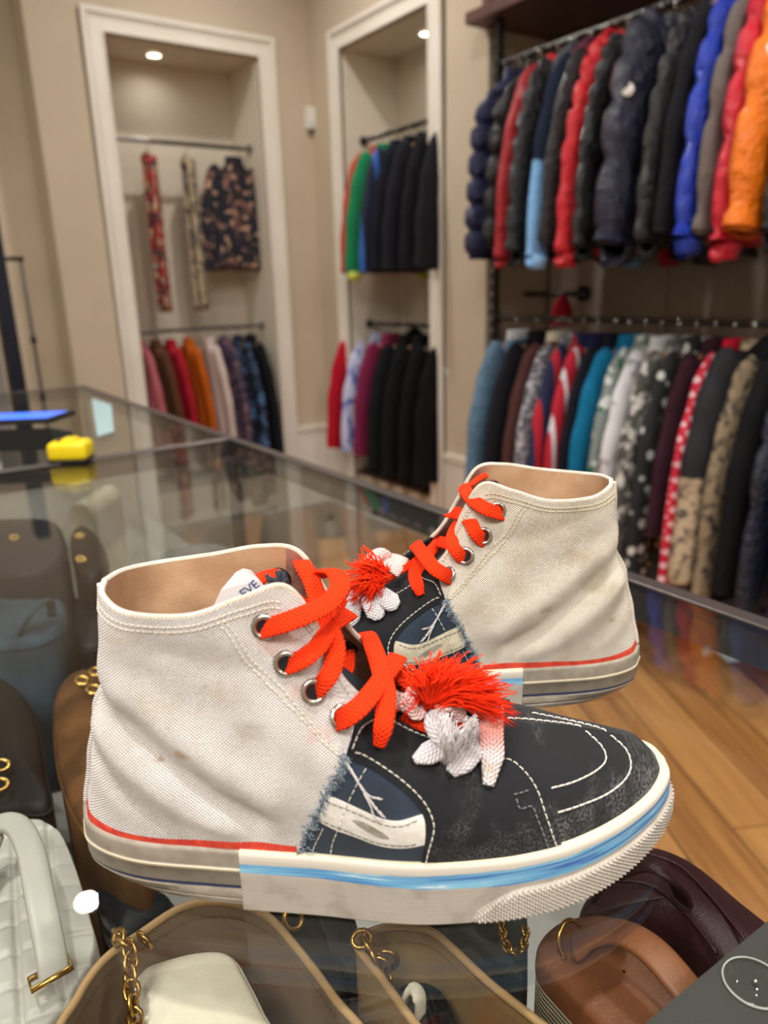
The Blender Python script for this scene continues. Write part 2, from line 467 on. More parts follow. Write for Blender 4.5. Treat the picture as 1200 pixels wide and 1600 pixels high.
_M = [_L[0],
[(.018,-.015,.029),(.024,-.016,.066),(.030,-.015,.104),(.037,-.015,.146)],
[(.040,-.027,.029),(.042,-.028,.066),(.043,-.024,.104),(.050,-.026,.145)],
[(.075,-.031,.029),(.074,-.032,.068),(.072,-.029,.105),(.076,-.029,.147)],
[(.100,-.032,.029),(.097,-.034,.069),(.095,-.031,.107),(.100,-.027,.151)],
[(.125,-.034,.029),(.119,-.036,.069),(.116,-.031,.110),(.1185,-.021,.150)],
[(.140,-.036,.029),(.136,-.038,.062),(.133,-.033,.095),(.131,-.018,.130)],
[(.155,-.040,.029),(.151,-.041,.058),(.148,-.035,.085),(.144,-.016,.108)],
[(.172,-.043,.029),(.169,-.044,.052),(.166,-.037,.075),(.164,-.014,.091)],
[(.192,-.046,.029),(.190,-.046,.047),(.188,-.037,.063),(.186,-.010,.077)],
[(.215,-.048,.029),(.213,-.046,.044),(.210,-.033,.059),_L[10][3]],
[(.238,-.047,.029),(.236,-.044,.041),(.233,-.031,.054),_L[11][3]],
[(.262,-.042,.029),(.259,-.038,.039),(.255,-.028,.048),_L[12][3]],
[(.283,-.034,.029),(.280,-.031,.037),(.275,-.024,.044),_L[13][3]],
[(.296,-.026,.029),(.292,-.024,.035),(.287,-.022,.041),_L[14][3]],
_L[15]]
NETS = (np.array(_L), np.array(_M))
def _cr(P, t):
    n = len(P); i = int(min(max(t, 0), n-1.000001)); f = t-i
    p1, p2 = P[i], P[i+1]
    p0 = P[i-1] if i > 0 else 2*p1-p2
    p3 = P[i+2] if i+2 < n else 2*p2-p1
    return .5*((2*p1)+(-p0+p2)*f+(2*p0-5*p1+4*p2-p3)*f*f+(-p0+3*p1-3*p2+p3)*f**3)
def S0(side, s, v): return _cr(_cr(NETS[side], s), v*3)
def seg_d(x, z, P):
    best = 9
    for (ax, az), (bx, bz) in zip(P[:-1], P[1:]):
        dx, dz = bx-ax, bz-az; t = max(0, min(1, ((x-ax)*dx+(z-az)*dz)/(dx*dx+dz*dz)))
        best = min(best, math.hypot(x-ax-t*dx, z-az-t*dz))
    return best
FOLDS = [([(.026, .101), (.042, .089), (.058, .074), (.080, .056), (.100, .045)], -.0042, .0058),
         ([(.030, .083), (.046, .066), (.068, .048), (.085, .040)], .0026, .0065),
         ([(.026, .066), (.042, .050), (.058, .041)], -.0016, .0050),
         ([(.046, .104), (.072, .080), (.105, .058)], .0030, .008),
         ([(.058, .128), (.080, .118), (.100, .116)], -.0010, .006),
         ([(.026, .100), (.036, .094)], .0020, .005)]
def S(side, s, v, off=0.0):
    s = min(max(s, 0), 15); v = min(max(v, 0), 1)
    p = S0(side, s, v)
    e = .02; e2 = .01
    s1 = min(s+e, 15); s0 = max(s-e, 0); v1 = min(v+e2, 1); v0 = max(v-e2, 0)
    du = S0(side, s1, v)-S0(side, s0, v); dv = S0(side, s, v1)-S0(side, s, v0)
    n = np.cross(du, dv); L = np.linalg.norm(n); n = n/L if L > 1e-12 else np.array([0, 0, 1.0])
    if side == 0: n = -n
    if n @ (p-np.array([p[0]*.8+.03, -.004*min(1, max(0, (p[0]-.15)/.1)), .02])) < 0: n = -n
    if s < 7.5:
        k = 1-min(1, max(0, (s-5.5)/2)); k *= min(1, v/.12)*min(1, (1-v)/.15)
        h = sum(a*math.exp(-(seg_d(p[0], p[2], P)/wd)**2) for P, a, wd in FOLDS)
        h += .0006*math.sin(p[0]*190+p[2]*90)*math.sin(p[2]*130-p[0]*60)
        off = off+h*k*.95
    return p+n*off, n
def chaikin(P, it=3):
    P = [(p[0], p[1], len(p) > 2) for p in P]
    for _ in range(it):
        Q = []; n = len(P)
        for i in range(n):
            a, b = P[i], P[(i+1) % n]
            if a[2]: Q.append(a)
            else: Q.append((a[0]*.75+b[0]*.25, a[1]*.75+b[1]*.25, False)) if True else None
            if not b[2]: Q.append((a[0]*.25+b[0]*.75, a[1]*.25+b[1]*.75, False))
        P = [Q[i] for i in range(len(Q))]
    return [(p[0], p[1]) for p in P]
def inpoly(x, y, P):
    c = False; j = len(P)-1
    for i in range(len(P)):
        if (P[i][1] > y) != (P[j][1] > y) and x < (P[j][0]-P[i][0])*(y-P[i][1])/(P[j][1]-P[i][1])+P[i][0]: c = not c
        j = i
    return c
def densify(P, ds=.12, dv=.04):
    out = []
    for i in range(len(P)):
        a, b = P[i], P[(i+1) % len(P)]
        k = max(1, int(math.ceil(max(abs(b[0]-a[0])/ds, abs(b[1]-a[1])/dv))))
        out += [(a[0]+(b[0]-a[0])*j/k, a[1]+(b[1]-a[1])*j/k) for j in range(k)]
    return out

# shoe materials (UV in metres: along x, up z)
def canvas_mat(name, col, col2, stains=(), pitch=.00165, pink=False, amp=.0004):
    m = mat(name, col, .92, sheen=.15); t = NT(m); u = t.sepuv()
    a = t.math('SINE', t.math('MULTIPLY', u[0], 2*PI/pitch)); b = t.math('SINE', t.math('MULTIPLY', u[1], 2*PI/(pitch*.8)))
    wv = t.math('MULTIPLY', a, b)
    nz = t.noise(38, 4, t.coord('UV')); nf = t.noise(420, 2, t.coord('UV'))
    c = t.mix(t.ramp(nz, .42, .72), lin(col), lin(col2))
    c = t.mix(t.math('MULTIPLY', t.ramp(wv, 0, -1.0), .45), c, lin(col2))
    for (sx, sz, r, colr, k) in stains:
        vx = t.math('SUBTRACT', u[0], sx); vz = t.math('SUBTRACT', u[1], sz)
        dd = t.math('SQRT', t.math('ADD', t.math('MULTIPLY', vx, vx), t.math('MULTIPLY', t.math('MULTIPLY', vz, vz), 2.2)))
        dd = t.math('ADD', dd, t.math('MULTIPLY', t.math('SUBTRACT', t.noise(160, 3, t.coord('UV')), .5), r*1.6))
        c = t.mix(t.math('MULTIPLY', t.ramp(dd, r, r*.15), k), c, lin(colr))
    t.color(c)
    h = t.math('ADD', wv, t.math('MULTIPLY', nf, .8)); t.bump(h, amp)
    return m
ST = [(.068, .079, .005, '#B98A48', .6), (.057, .073, .0035, '#A87830', .65), (.060, .100, .018, '#CDBC9E', .35), (.098, .090, .010, '#A8987A', .3),
      (.112, .062, .013, '#C4B496', .25), (.085, .105, .012, '#CBBDA4', .3), (.128, .090, .009, '#EFC7BE', .7), (.112, .128, .014, '#F1D0C8', .7),
      (.120, .108, .010, '#EFC9C0', .7), (.046, .130, .012, '#CDBFA6', .5)]
canvasA = canvas_mat('white_canvas', '#EBE9E7', '#DAD4CE', ST)
canvasB = canvas_mat('cream_canvas', '#EAE3D6', '#D6CCB9', [(.060, .105, .014, '#B39C6C', .45), (.075, .072, .006, '#9C8650', .5), (.032, .060, .004, '#8E8262', .5), (.045, .085, .016, '#BCAE92', .5), (.11, .07, .012, '#C4B69A', .4)])
navycan = canvas_mat('navy_canvas', '#263B52', '#1B2A3A', pitch=.0013)
lining = soft('lining_cloth', '#CDAA88', '#BC9673', 40, .85, 900, .0002)
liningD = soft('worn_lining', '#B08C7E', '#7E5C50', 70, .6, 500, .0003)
def suede_mat(name, col, worn, k):
    m = mat(name, col, .95, sheen=.08, spec=.2); t = NT(m)
    n1 = t.noise(45, 5, t.coord('UV')); n2 = t.noise(900, 2, t.coord('UV'))
    c = t.mix(t.math('MULTIPLY', t.math('MULTIPLY', t.ramp(n1, .45, .7), t.ramp(n2, .4, .65)), k), lin(col), lin(worn))
    t.color(c); t.bump(t.math('ADD', n2, t.math('MULTIPLY', n1, .6)), .00025)
    return m
suede = suede_mat('charcoal_suede', '#1E1F22', '#6A6A6C', .6)
suede2 = suede_mat('charcoal_suede_toe', '#202124', '#7C7B7B', .8)
suedeB = suede_mat('charcoal_suede_dark', '#1B1C1F', '#4A4B4E', .4)
leather_w = soft('white_leather', '#F2F0EA', '#E2DFD6', 120, .5, 700, .0002)
leather_w2 = soft('cream_leather', '#E2DCC6', '#C9C1A6', 120, .5, 700, .0002)
wornpatch = soft('worn_patch', '#ABA69A', '#8E897C', 200, .7, 700, .0001)
thread = mat('cream_thread', '#D9D6CC', .8)
thread_d = mat('dark_thread', '#4B4A48', .8)
thread_w = mat('white_thread', '#E4DED2', .8)
eyem = mat('eyelet_metal', '#B9B4AC', .25, 1.0)
eyed = mat('eyelet_dark', '#4B3A34', .3, .9)
holem = mat('dark_hole', '#0B0A0B', .9)
fraym = mat('frayed_denim', '#93A0AA', .95)
fraym2 = mat('frayed_denim_dark', '#49596A', .95)
redband = soft('red_band', '#C4382C', '#DB4C34', 150, .6, 600, .0002)
def lace_mat(name, col, col2, ends=None):
    m = mat(name, col, .85, sheen=.0, spec=.2); t = NT(m); u = t.sepuv()
    v = t.math('MULTIPLY', u[1], 2*PI/.0021); ax = t.math('MULTIPLY', t.math('ABSOLUTE', u[0]), 2*PI/.0024)
    z = t.math('SINE', t.math('ADD', v, ax)); rib = t.math('SINE', t.math('MULTIPLY', u[0], 2*PI/.0016))
    h = t.math('MULTIPLY', z, t.math('ADD', t.math('MULTIPLY', rib, .5), .6))
    t.color(t.mix(t.math('MULTIPLY', t.ramp(h, .1, -1), .55), lin(col), lin(col2))); t.bump(h, .0004)
    return m
laceO = lace_mat('orange_lace', '#FA3A0C', '#C42606')
laceW = lace_mat('white_lace', '#D6D2D6', '#B5AEB2')
laceP = lace_mat('pink_stained_lace', '#F0CFCB', '#E2A79E')
def dip_mat(name, z0, z1):
    m = lace_mat(name, '#D6D2D6', '#B5AEB2'); t = NT(m)
    bc = t.b.inputs['Base Color'].links[0].from_socket
    u = t.sepuv()
    c = t.mix(t.ramp(u[1], z1, z0), bc, lin('#F0A49A'))
    dirt = t.math('MULTIPLY', t.math('MULTIPLY', t.ramp(u[1], .025, .029), t.ramp(u[1], .038, .034)), t.ramp(t.noise(700, 3, t.coord('UV')), .35, .6))
    t.color(t.mix(t.math('MULTIPLY', dirt, .6), c, lin('#A98E6A')))
    return m
laceDip = dip_mat('dip_dyed_lace', .012, .029)
fringeO = mat('orange_fringe', '#FB3C12', .9, spec=.2)
fringeR = mat('red_orange_fringe', '#F03008', .9, spec=.2)
fringeW = mat('white_fringe', '#DCD8D8', .85)
paperw = mat('white_label_cloth', '#E8E7EA', .7)
inkb = mat('blue_ink', '#2E4C86', .7)

def rubber_front():
    m = mat('painted_white_rubber', '#DEDAD0', .5); t = NT(m); u = t.sepuv()
    mp = t.n('ShaderNodeMapping'); mp.inputs['Scale'].default_value = (18, 700, 1); t.l(t.coord('UV'), mp.inputs[0])
    st = t.noise(1.0, 4, mp.outputs[0]); nb = t.noise(60, 4, t.coord('UV'))
    v = t.math('ADD', u[1], t.math('MULTIPLY', t.math('SUBTRACT', nb, .5), .0016))
    c = t.mix(t.ramp(nb, .45, .75), lin('#B9B2A8'), lin('#9E968C'))
    c = t.mix(t.math('MULTIPLY', t.ramp(v, .0215, .0225), 1.0), c, lin('#CEC8BC'))
    wide = t.ramp(u[0], .10, .26)                    # the stripe widens and darkens towards the toe
    lo = t.math('SUBTRACT', .0212, t.math('MULTIPLY', wide, .0030)); hi = t.math('ADD', .0258, t.math('MULTIPLY', wide, .0018))
    band = t.math('MULTIPLY', t.ramp(t.math('SUBTRACT', v, lo), -.0003, .0004), t.ramp(t.math('SUBTRACT', v, hi), .0004, -.0004))
    blue = t.mix(t.ramp(st, .35, .65), lin('#7FC4E4'), lin('#2B7FC0'))
    blue = t.mix(t.math('MULTIPLY', t.math('MULTIPLY', t.ramp(st, .52, .6), wide), .9), blue, lin('#1D4FB0'))
    blue = t.mix(t.math('MULTIPLY', t.ramp(st, .42, .36), t.ramp(nb, .45, .6)), blue, lin('#E4F1F6'))
    c = t.mix(t.math('MULTIPLY', band, .93), c, blue)
    c = t.mix(t.math('MULTIPLY', t.ramp(u[1], .0304, .0312), .5), c, lin('#EADDB0'))
    t.color(c); t.bump(t.math('ADD', nb, st), .0001)
    return m
def rubber_rear():
    m = mat('aged_rubber', '#A79F92', .45, coat=.1); t = NT(m); u = t.sepuv(); nb = t.noise(80, 4, t.coord('UV'))
    c = t.mix(t.ramp(nb, .35, .7), lin('#9F978A'), lin('#8A8275'))
    v = t.math('ADD', u[1], t.math('MULTIPLY', t.math('SUBTRACT', t.noise(25, 3, t.coord('UV')), .5), .0014))
    b1 = t.math('MULTIPLY', t.ramp(u[1], .0204, .0208), t.ramp(u[1], .0222, .0218))
    c = t.mix(b1, c, lin('#D9CDB2'))
    b2 = t.math('MULTIPLY', t.ramp(v, .0106, .0110), t.ramp(v, .0128, .0124))
    c = t.mix(t.math('MULTIPLY', b2, .95), c, lin('#16284F'))
    t.color(c); t.bump(nb, .0001)
    return m
rubF, rubR = rubber_front(), rubber_rear()
rubP = mat('plain_sole_rubber', '#9C9384', .6)

class Shoe:
    def __init__(s, name, label, O, th, mir, mats, group):
        th_ = math.radians(th); h = (math.cos(th_), math.sin(th_)); n = (math.sin(th_), -math.cos(th_))
        if mir: n = (-n[0], -n[1])
        s.M = np.array([[h[0], n[0], 0], [h[1], n[1], 0], [0, 0, 1.0]]); s.O = np.array([O[0], O[1], ZT+.0004])
        s.root = thing(name, label, 'shoe', tuple(s.O), 0, group)
        s.mir = mir; s.mats = mats
        s.bvhV = []; s.bvhF = []
    def W(s, p): return s.M @ np.asarray(p, float)          # shoe space to root-relative world axes
    def add(s, name, g, m, parent=None, smooth=True, kind=None, crease=35):
        V = [s.W(v) for v in g.V]
        Fc = g.F
        o = mesh(name, V, Fc, m, s.root if parent is None else parent, smooth, g.U, kind)
        bm = bmesh.new(); bm.from_mesh(o.data); bmesh.ops.recalc_face_normals(bm, faces=bm.faces[:])
        if crease:
            a = math.radians(crease)
            for e in bm.edges: e.smooth = not (len(e.link_faces) == 2 and e.calc_face_angle(0) > a)
        bm.to_mesh(o.data); bm.free()
        return o
    def track(s, g):
        k = len(s.bvhV); s.bvhV += [tuple(s.O+s.W(v)) for v in g.V]; s.bvhF += [tuple(i+k for i in f) for f in g.F]
    def hit(s, px, py, off=.0015):
        """point of the shoe surface seen at that place of the photograph, lifted off it; in shoe space"""
        d = ray(px, py); loc, nrm, i, dist = s.bvh.ray_cast(Vector(CAMP), Vector(d))
        if loc is None: return None
        if nrm.dot(Vector(d)) > 0: nrm = -nrm
        q = np.array(loc)+np.array(nrm)*off
        return s.M.T @ (q-s.O)
    def pl(s, px, py, y):
        """point on the shoe-space plane y = const seen at that place"""
        d = ray(px, py); n = s.M[:, 1]
        t = (y-(CAMP-s.O) @ n)/(d @ n); return s.M.T @ (CAMP+t*d-s.O)
    def panel(s, name, side, poly, off, th, m, ds=.16, dv=.035, parent=None, track=True, smooth_edges=True):
        P = densify(chaikin(poly, 2) if smooth_edges else [(p[0], p[1]) for p in poly], ds, dv)
        x0 = min(p[0] for p in P); x1 = max(p[0] for p in P)
        pts = [Vector((p[0], p[1]*5)) for p in P]; nb = len(pts)
        k = int((x1-x0)/ds)+1
        Pp = [(p[0], p[1]) for p in P]
        def near(x, y): 
            return any(abs(p[0]-x) < ds*.35 and abs(p[1]-y) < dv*.35 for p in Pp)
        for i in range(k+1):
            x = x0+(i+.5)*ds
            j = 0
            while True:
                y = (j+.5)*dv
                if y > 1: break
                if inpoly(x, y, Pp) and not near(x, y): pts.append(Vector((x, y*5)))
                j += 1
        vo, eo, fo, ov, oe, of = delaunay_2d_cdt(pts, [], [list(range(nb))], 1, 1e-5)
        V = []; U = []
        for p in vo:
            q, n = S(side, p.x, p.y/5, off+th); V.append(q); U.append((q[0], q[2]))
        n0 = len(V)
        Fc = [tuple(f) for f in fo]
        # rim down to the underside
        cnt = {}
        for f in Fc:
            for a, b in zip(f, f[1:]+f[:1]): cnt[(a, b)] = 1
        rim = [(a, b) for (a, b) in cnt if (b, a) not in cnt]
        idx = {}
        for a, b in rim:
            for c in (a, b):
                if c not in idx:
                    q, n = S(side, vo[c].x, vo[c].y/5, off-.0006); idx[c] = len(V); V.append(q); U.append((q[0], q[2]))
        Fc += [(b, a, idx[a], idx[b]) for a, b in rim]
        g = G(); g.V = [tuple(v) for v in V]; g.F = Fc; g.U = U
        if track: s.track(g)
        return s.add(name, g, m, parent)
    def stitch(s, name, side, pts, off, m, step=.0033, ln=.0023, r=.00032, parent=None, raw=None):
        """a row of short thread stitches along (s,v) points"""
        if raw is None:
            Q = [(S(side, p[0], p[1], off)) for p in spline([(a, b) for a, b in pts], 14)]
            P = [q[0] for q in Q]; N = [q[1] for q in Q]
        else: P, N = raw
        g = G(); acc = 0; nxt = 0
        D = [0]
        for a, b in zip(P[:-1], P[1:]): D.append(D[-1]+float(np.linalg.norm(b-a)))
        def atd(d):
            for i in range(len(D)-1):
                if D[i+1] >= d:
                    f = (d-D[i])/max(1e-9, D[i+1]-D[i]); return P[i]+(P[i+1]-P[i])*f, N[i]
            return P[-1], N[-1]
        d = 0
        while d+ln < D[-1]:
            a, n = atd(d); b, _ = atd(d+ln); c, _ = atd(d+ln/2)
            g.tube([a-n*.0003, a*.8+c*.2+n*.0002, c+n*.0003, b*.8+c*.2+n*.0002, b-n*.0003], r, 5)
            d += step
        return s.add(name, g, m, parent, crease=None)
    # sole outline from the feather line
    def outline(s, n=260):
        pts = []
        for i in range(n+1): pts.append((0, 15*i/n))
        for i in range(1, n): pts.append((1, 15-15*i/n))
        P = [S0(a, t, 0) for a, t in pts]
        return pts, P
    def sole(s):
        pts, P = s.outline(); N = len(P)
        nr = []
        for i in range(N):
            t = P[(i+1) % N]-P[i-1]; n = np.array([-t[1], t[0], 0]); n /= np.linalg.norm(n)
            if n @ (P[i]-np.array([.15, 0, 0])*1.0*np.array([1, 0, 0])) < 0 and abs(P[i][1]) > .01: pass
            nr.append(n)
        # orient outwards
        c = np.mean(P, axis=0)
        sg = np.sign(sum(nr[i] @ (P[i]-c) for i in range(N)))
        nr = [n*sg for n in nr]
        # smooth normals
        for _ in range(4): nr = [(nr[i-1]+nr[i]*2+nr[(i+1) % N]) for i in range(N)]; nr = [n/np.linalg.norm(n) for n in nr]
        arc = [0]
        for i in range(1, N): arc.append(arc[-1]+float(np.linalg.norm(P[i]-P[i-1])))
        def zb(x): 
            t = min(1, max(0, (x-.225)/.085)); return .0095*t*t
        def zmap(x, z): b = zb(x); return b+z*(.0315-b)/.0315 if z < .0315 else z
        A = 3.52
        def build(name, idx, prof, m, disp=None, loop=False):
            g = G(); K = len(prof)
            for i in idx:
                a, t = pts[i % N]; heel = math.exp(-((P[i % N][0]-.0)/.045)**2)
                for k, (o, z) in enumerate(prof):
                    ext = 0
                    if z < .012: ext = -heel*.012*(1-z/.012)**1.3
                    dd = disp(pts[i % N], arc[i % N], z, P[i % N][0]) if disp else 0
                    q = P[i % N]+nr[i % N]*(o+ext+dd); g.V.append((q[0], q[1], zmap(q[0], z)))
                    g.U.append((arc[i % N] if a == 0 else arc[-1]-arc[i % N], z))
            n = len(idx)
            for i in range(n-(0 if loop else 1)):
                for k in range(K-1):
                    j = (i+1) % n; g.F.append((i*K+k, j*K+k, j*K+k+1, i*K+k+1))
            if not loop:
                for e in (0, n-1):
                    # end cap towards the inside
                    b = len(g.V)
                    for k in range(K):
                        q = np.array(g.V[e*K+k]); nn = nr[idx[e] % N]; g.V.append(tuple(q-nn*.006)); g.U.append(g.U[e*K+k])
                    for k in range(K-1): g.F.append((e*K+k, e*K+k+1, b+k+1, b+k))
            s.track(g); return s.add(name, g, m, crease=50)
        rear = [i for i in range(-N//2, N//2) if pts[i % N][1] <= A+.15]
        front = [i for i in range(N) if pts[i][1] >= A]
        profR = [(-.002, .0312), (.0015, .0312), (.0028, .0305), (.0032, .0292), (.0032, .0223), (.0040, .0218), (.0040, .0206), (.0033, .0200), (.0033, .0132), (.0030, .0126), (.0030, .0108), (.0036, .0102), (.0036, .0062), (.0020, .0052), (.0030, .0040), (.0024, .0012), (-.001, 0), (-.012, .0)]
        build('rear_foxing', rear, profR, s.mats['rubR'])
        profF = [(-.002, .0315), (.0022, .0315), (.0036, .0308), (.0042, .0295), (.0044, .027), (.0044, .0225), (.0046, .0215), (.0046, .0180)]
        zz = np.linspace(.0170, .0006, 42); profF += [(.0046, float(z)) for z in zz]+[(.0036, 0), (-.012, 0)]
        def disp(pt, ar, z, x):
            a, t = pt
            if z > .0165 or z <= .0006: return 0
            st = (8.95 if a == 0 else 9.2)+.9*(z/.0165)**2      # curved start of the bumper
            k = min(1, max(0, (t-st)/.15))
            top = min(1, max(0, (.0165-z)/.0016))*min(1, (z-.0005)/.0012)
            u1 = math.sin(2*PI*(ar/.0025+z/.0021)*.5); u2 = math.sin(2*PI*(ar/.0025-z/.0021)*.5)
            tex = abs(u1)*abs(u2)
            return k*top*(.0008+.0021*tex)
        # finer stations for the textured bumper
        s._front(build, front, profF, disp, pts, P, nr, arc, N, zmap)
        # flat underside and insole
        g = G(); ring = []
        for i in range(0, N, 4):
            q = P[i]-nr[i]*.011; ring.append((q[0], q[1], zb(q[0])+.0003))
        g.V = ring; g.U = [(v[0], v[1]) for v in ring]; g.F = [tuple(range(len(ring)))]
        s.add('outsole', g, rubP)
        g = G(); ring = [(P[i][0]*.985+.002, P[i][1]*.94, .030) for i in range(0, N, 4)]
        g.V = ring; g.U = [(v[0], v[1]) for v in ring]; g.F = [tuple(range(len(ring)))]
        s.add('insole', g, lining)
    def _front(s, build, front, profF, disp, pts, P, nr, arc, N, zmap):
        # resample the front stretch at .45 mm
        i0, i1 = front[0], front[-1]
        D = [arc[i] for i in front]; n = int((D[-1]-D[0])/.00047)
        g = G(); K = len(profF); A = np.array([P[i] for i in front]); NR = np.array([nr[i] for i in front]); D = np.array(D)
        T = np.array([pts[i][1]+(0 if pts[i][0] == 0 else 0) for i in front]); SD = np.array([pts[i][0] for i in front])
        for j in range(n+1):
            d = D[0]+(D[-1]-D[0])*j/n
            p = np.array([np.interp(d, D, A[:, k]) for k in range(3)]); nn = np.array([np.interp(d, D, NR[:, k]) for k in range(3)])
            t = float(np.interp(d, D, T)); sd = 0 if d < (D[0]+D[-1])/2 else 1
            for o, z in profF:
                q = p+nn*(o+disp((sd, t), d, z, p[0])); g.V.append((q[0], q[1], zmap(q[0], z)))
                ua = d if d < arc[-1]/2 else arc[-1]-d
                g.U.append((ua, z))
        for j in range(n):
            for k in range(K-1): g.F.append((j*K+k, (j+1)*K+k, (j+1)*K+k+1, j*K+k+1))
        for e in (0, n):
            b = len(g.V); nn = NR[0] if e == 0 else NR[-1]
            for k in range(K): g.V.append(tuple(np.array(g.V[e*K+k])-nn*.007)); g.U.append(g.U[e*K+k])
            for k in range(K-1): g.F.append((e*K+k, e*K+k+1, b+k+1, b+k))
        s.track(g); s.add('front_foxing', g, s.mats['rubF'], crease=None)
    def body(s):
        mt = s.mats
        # lining: inner surface of the whole upper
        for side in (0, 1):
            g = G(); ns, nv = 100, 24
            for i in range(ns+1):
                for j in range(nv+1):
                    q, n = S(side, 10.2*i/ns, j/nv, -.0016); g.V.append(tuple(q)); g.U.append((q[0], q[2]))
            g.F = [(i*(nv+1)+j, (i+1)*(nv+1)+j, (i+1)*(nv+1)+j+1, i*(nv+1)+j+1) for i in range(ns) for j in range(nv)]
            mi = []
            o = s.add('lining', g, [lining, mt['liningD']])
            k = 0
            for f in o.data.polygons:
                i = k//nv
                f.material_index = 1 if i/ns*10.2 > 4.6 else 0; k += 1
        edge = [(4.58, 0, 1), (4.86, .099), (5.15, .17), (5.39, .241), (5.72, .33), (6.01, .414), (6.30, .50), (6.51, .575, 1), (6.94, .757), (7.34, 1, 1)]
        quarter = [(0, 0, 1)]+edge+[(6.5, 1, 1), (5.6, 1, 1), (5.25, .995), (4.9, .993), (4.0, 1, 1), (2, 1, 1), (0, 1, 1)]
        vamp = [(4.3, 0, 1), (15, 0, 1), (15, 1, 1), (9.9, 1, 1), (8.5, 1, 1), (7.2, 1, 1), (6.9, .757), (6.2, .52, 1)]
        sidep = [(7.87, 0, 1), (9.3, 0, 1), (10.75, 0, 1), (10.76, .18), (10.70, .346), (10.64, .52), (10.60, .66), (10.42, .776), (10.16, .828), (9.82, .85), (9.60, .90), (9.62, 1, 1), (8.77, 1, 1), (7.62, 1, 1), (7.36, .90), (6.90, .74), (6.53, .572, 1), (7.0, .60), (7.35, .60), (7.73, .575), (8.0, .53), (8.15, .46), (8.2, .38), (8.13, .25), (8.0, .12)]
        navy = [(4.45, 0, 1), (8.0, 0, 1), (8.3, .4, 1), (7.9, .62, 1), (6.55, .60, 1), (6.2, .5), (5.6, .32), (5.0, .16)]
        stripe = [(5.62, .335, 1), (6.1, .345), (6.62, .345), (7.25, .335), (7.6, .345), (7.95, .40), (8.22, .455, 1), (8.12, .21, 1), (7.75, .165), (7.39, .145), (6.9, .145), (6.4, .165), (5.85, .175), (5.32, .185, 1)]
        for side in (0, 1):
            o = s.panel('vamp', side, vamp, .0000, .0006, mt['suede2'], smooth_edges=True)
            s.panel('quarter', side, quarter, .0000, .0012, mt['canvas'], ds=.11, dv=.025)
            s.panel('navy_quarter', side, navy, .0003, .0008, navycan)
            p = s.panel('side_stripe', side, stripe, .0010, .0007, mt['leather'])
            s.panel('eyestay', side, sidep, .0008, .0011, mt['suede'])
            if side == 0:
                s.panel('worn_patch', side, [(6.35, .27), (6.7, .285), (7.1, .26), (7.35, .215), (7.05, .20), (6.75, .225), (6.45, .25)], .00172, .00004, wornpatch, parent=p, track=False)
            # stitching
            st = lambda nm, q, off, m, **k: s.stitch(nm, side, q, off, m, **k)
            th = mt['thread']
            st('stitching', [(8.00, .03), (8.10, .12), (8.30, .30), (8.35, .40), (8.28, .50), (8.10, .57), (7.80, .62), (7.40, .645), (7.0, .645), (6.72, .62)], .0022, th)
            st('stitching', [(6.76, .64), (7.05, .76), (7.45, .885), (7.66, .965)], .0022, th)
            st('stitching', [(7.85, .965), (8.4, .955), (8.9, .945), (9.45, .93)], .0022, th)
            st('stitching', [(9.95, .80), (10.2, .775), (10.4, .70), (10.50, .60), (10.54, .42), (10.60, .2), (10.66, .03)], .0022, th)
            st('stitching', [(10.0, .60), (10.2, .605), (10.42, .62)], .0022, thread_g, ln=.0018, step=.0028)
            st('stitching', [(10.02, .57), (10.06, .50), (10.3, .50), (10.36, .40), (10.44, .2), (10.5, .03)], .0022, thread_g, ln=.0018, step=.0028)
            if side == 1:
                st('stitching', [(13.1, 1.0), (12.8, .91), (12.0, .85), (11.0, .83)], .0008, thread_w, r=.00042, step=.0040, ln=.0033)
                st('stitching', [(12.3, 1.0), (12.0, .965), (11.4, .95), (10.4, .94)], .0008, thread_w, r=.00042, step=.0040, ln=.0033)
            else:
              st('stitching', [(10.84, .40), (11.34, .40), (12.07, .41), (12.62, .485), (13.02, .62), (13.25, .80), (13.1, 1.0)], .0008, thread_w, r=.00042, step=.0040, ln=.0033)
              st('stitching', [(10.86, .605), (11.46, .612), (12.05, .65), (12.42, .725), (12.52, .85), (12.3, 1.0)], .0008, thread_w, r=.00042, step=.0040, ln=.0033)
            st('stitching', [(5.72, .312), (6.62, .318), (7.25, .308), (7.7, .33), (8.15, .415)], .0018, thread_d, r=.0002, step=.003)
            st('stitching', [(5.5, .20), (6.06, .195), (6.9, .17), (7.6, .18), (8.05, .225)], .0018, thread_d, r=.0002, step=.003)
            st('stitching', [(7.05, .585), (6.65, .45), (6.3, .33), (5.95, .20), (5.55, .09), (5.35, .02)], .0019, thread, r=.00022, step=.0035)
            st('stitching', [(5.35, .15), (5.0, .06), (4.9, .02)], .0014, thread, r=.00022, step=.003)
            for dv_ in (0, .020):
                st('canvas_seam', [(3.45+dv_*6, .975), (3.80+dv_*6, .88), (4.21+dv_*6, .753), (4.73+dv_*6, .641+dv_), (5.14+dv_*4, .589+dv_), (5.69+dv_*2, .566+dv_), (6.35, .557+dv_)], .0012, mt['cth'], step=.0026, ln=.0021, r=.0003)
                st('canvas_seam', [(.05, .965-dv_*1.1), (1, .965-dv_*1.1), (2, .965-dv_*1.1), (3, .965-dv_*1.1), (4, .965-dv_*1.1), (4.6, .955-dv_*1.1), (5.0, .94-dv_*1.1)], .0012, mt['cth'], step=.0026, ln=.0021, r=.0003)
                st('canvas_seam', [(5.15, .935-dv_), (5.5, .945-dv_), (6.0, .945-dv_), (6.6, .93-dv_), (7.0, .925-dv_)], .0012, mt['cth'], step=.0024, ln=.0018, r=.0003)
            # rolled collar edge
            g = G(); P = []
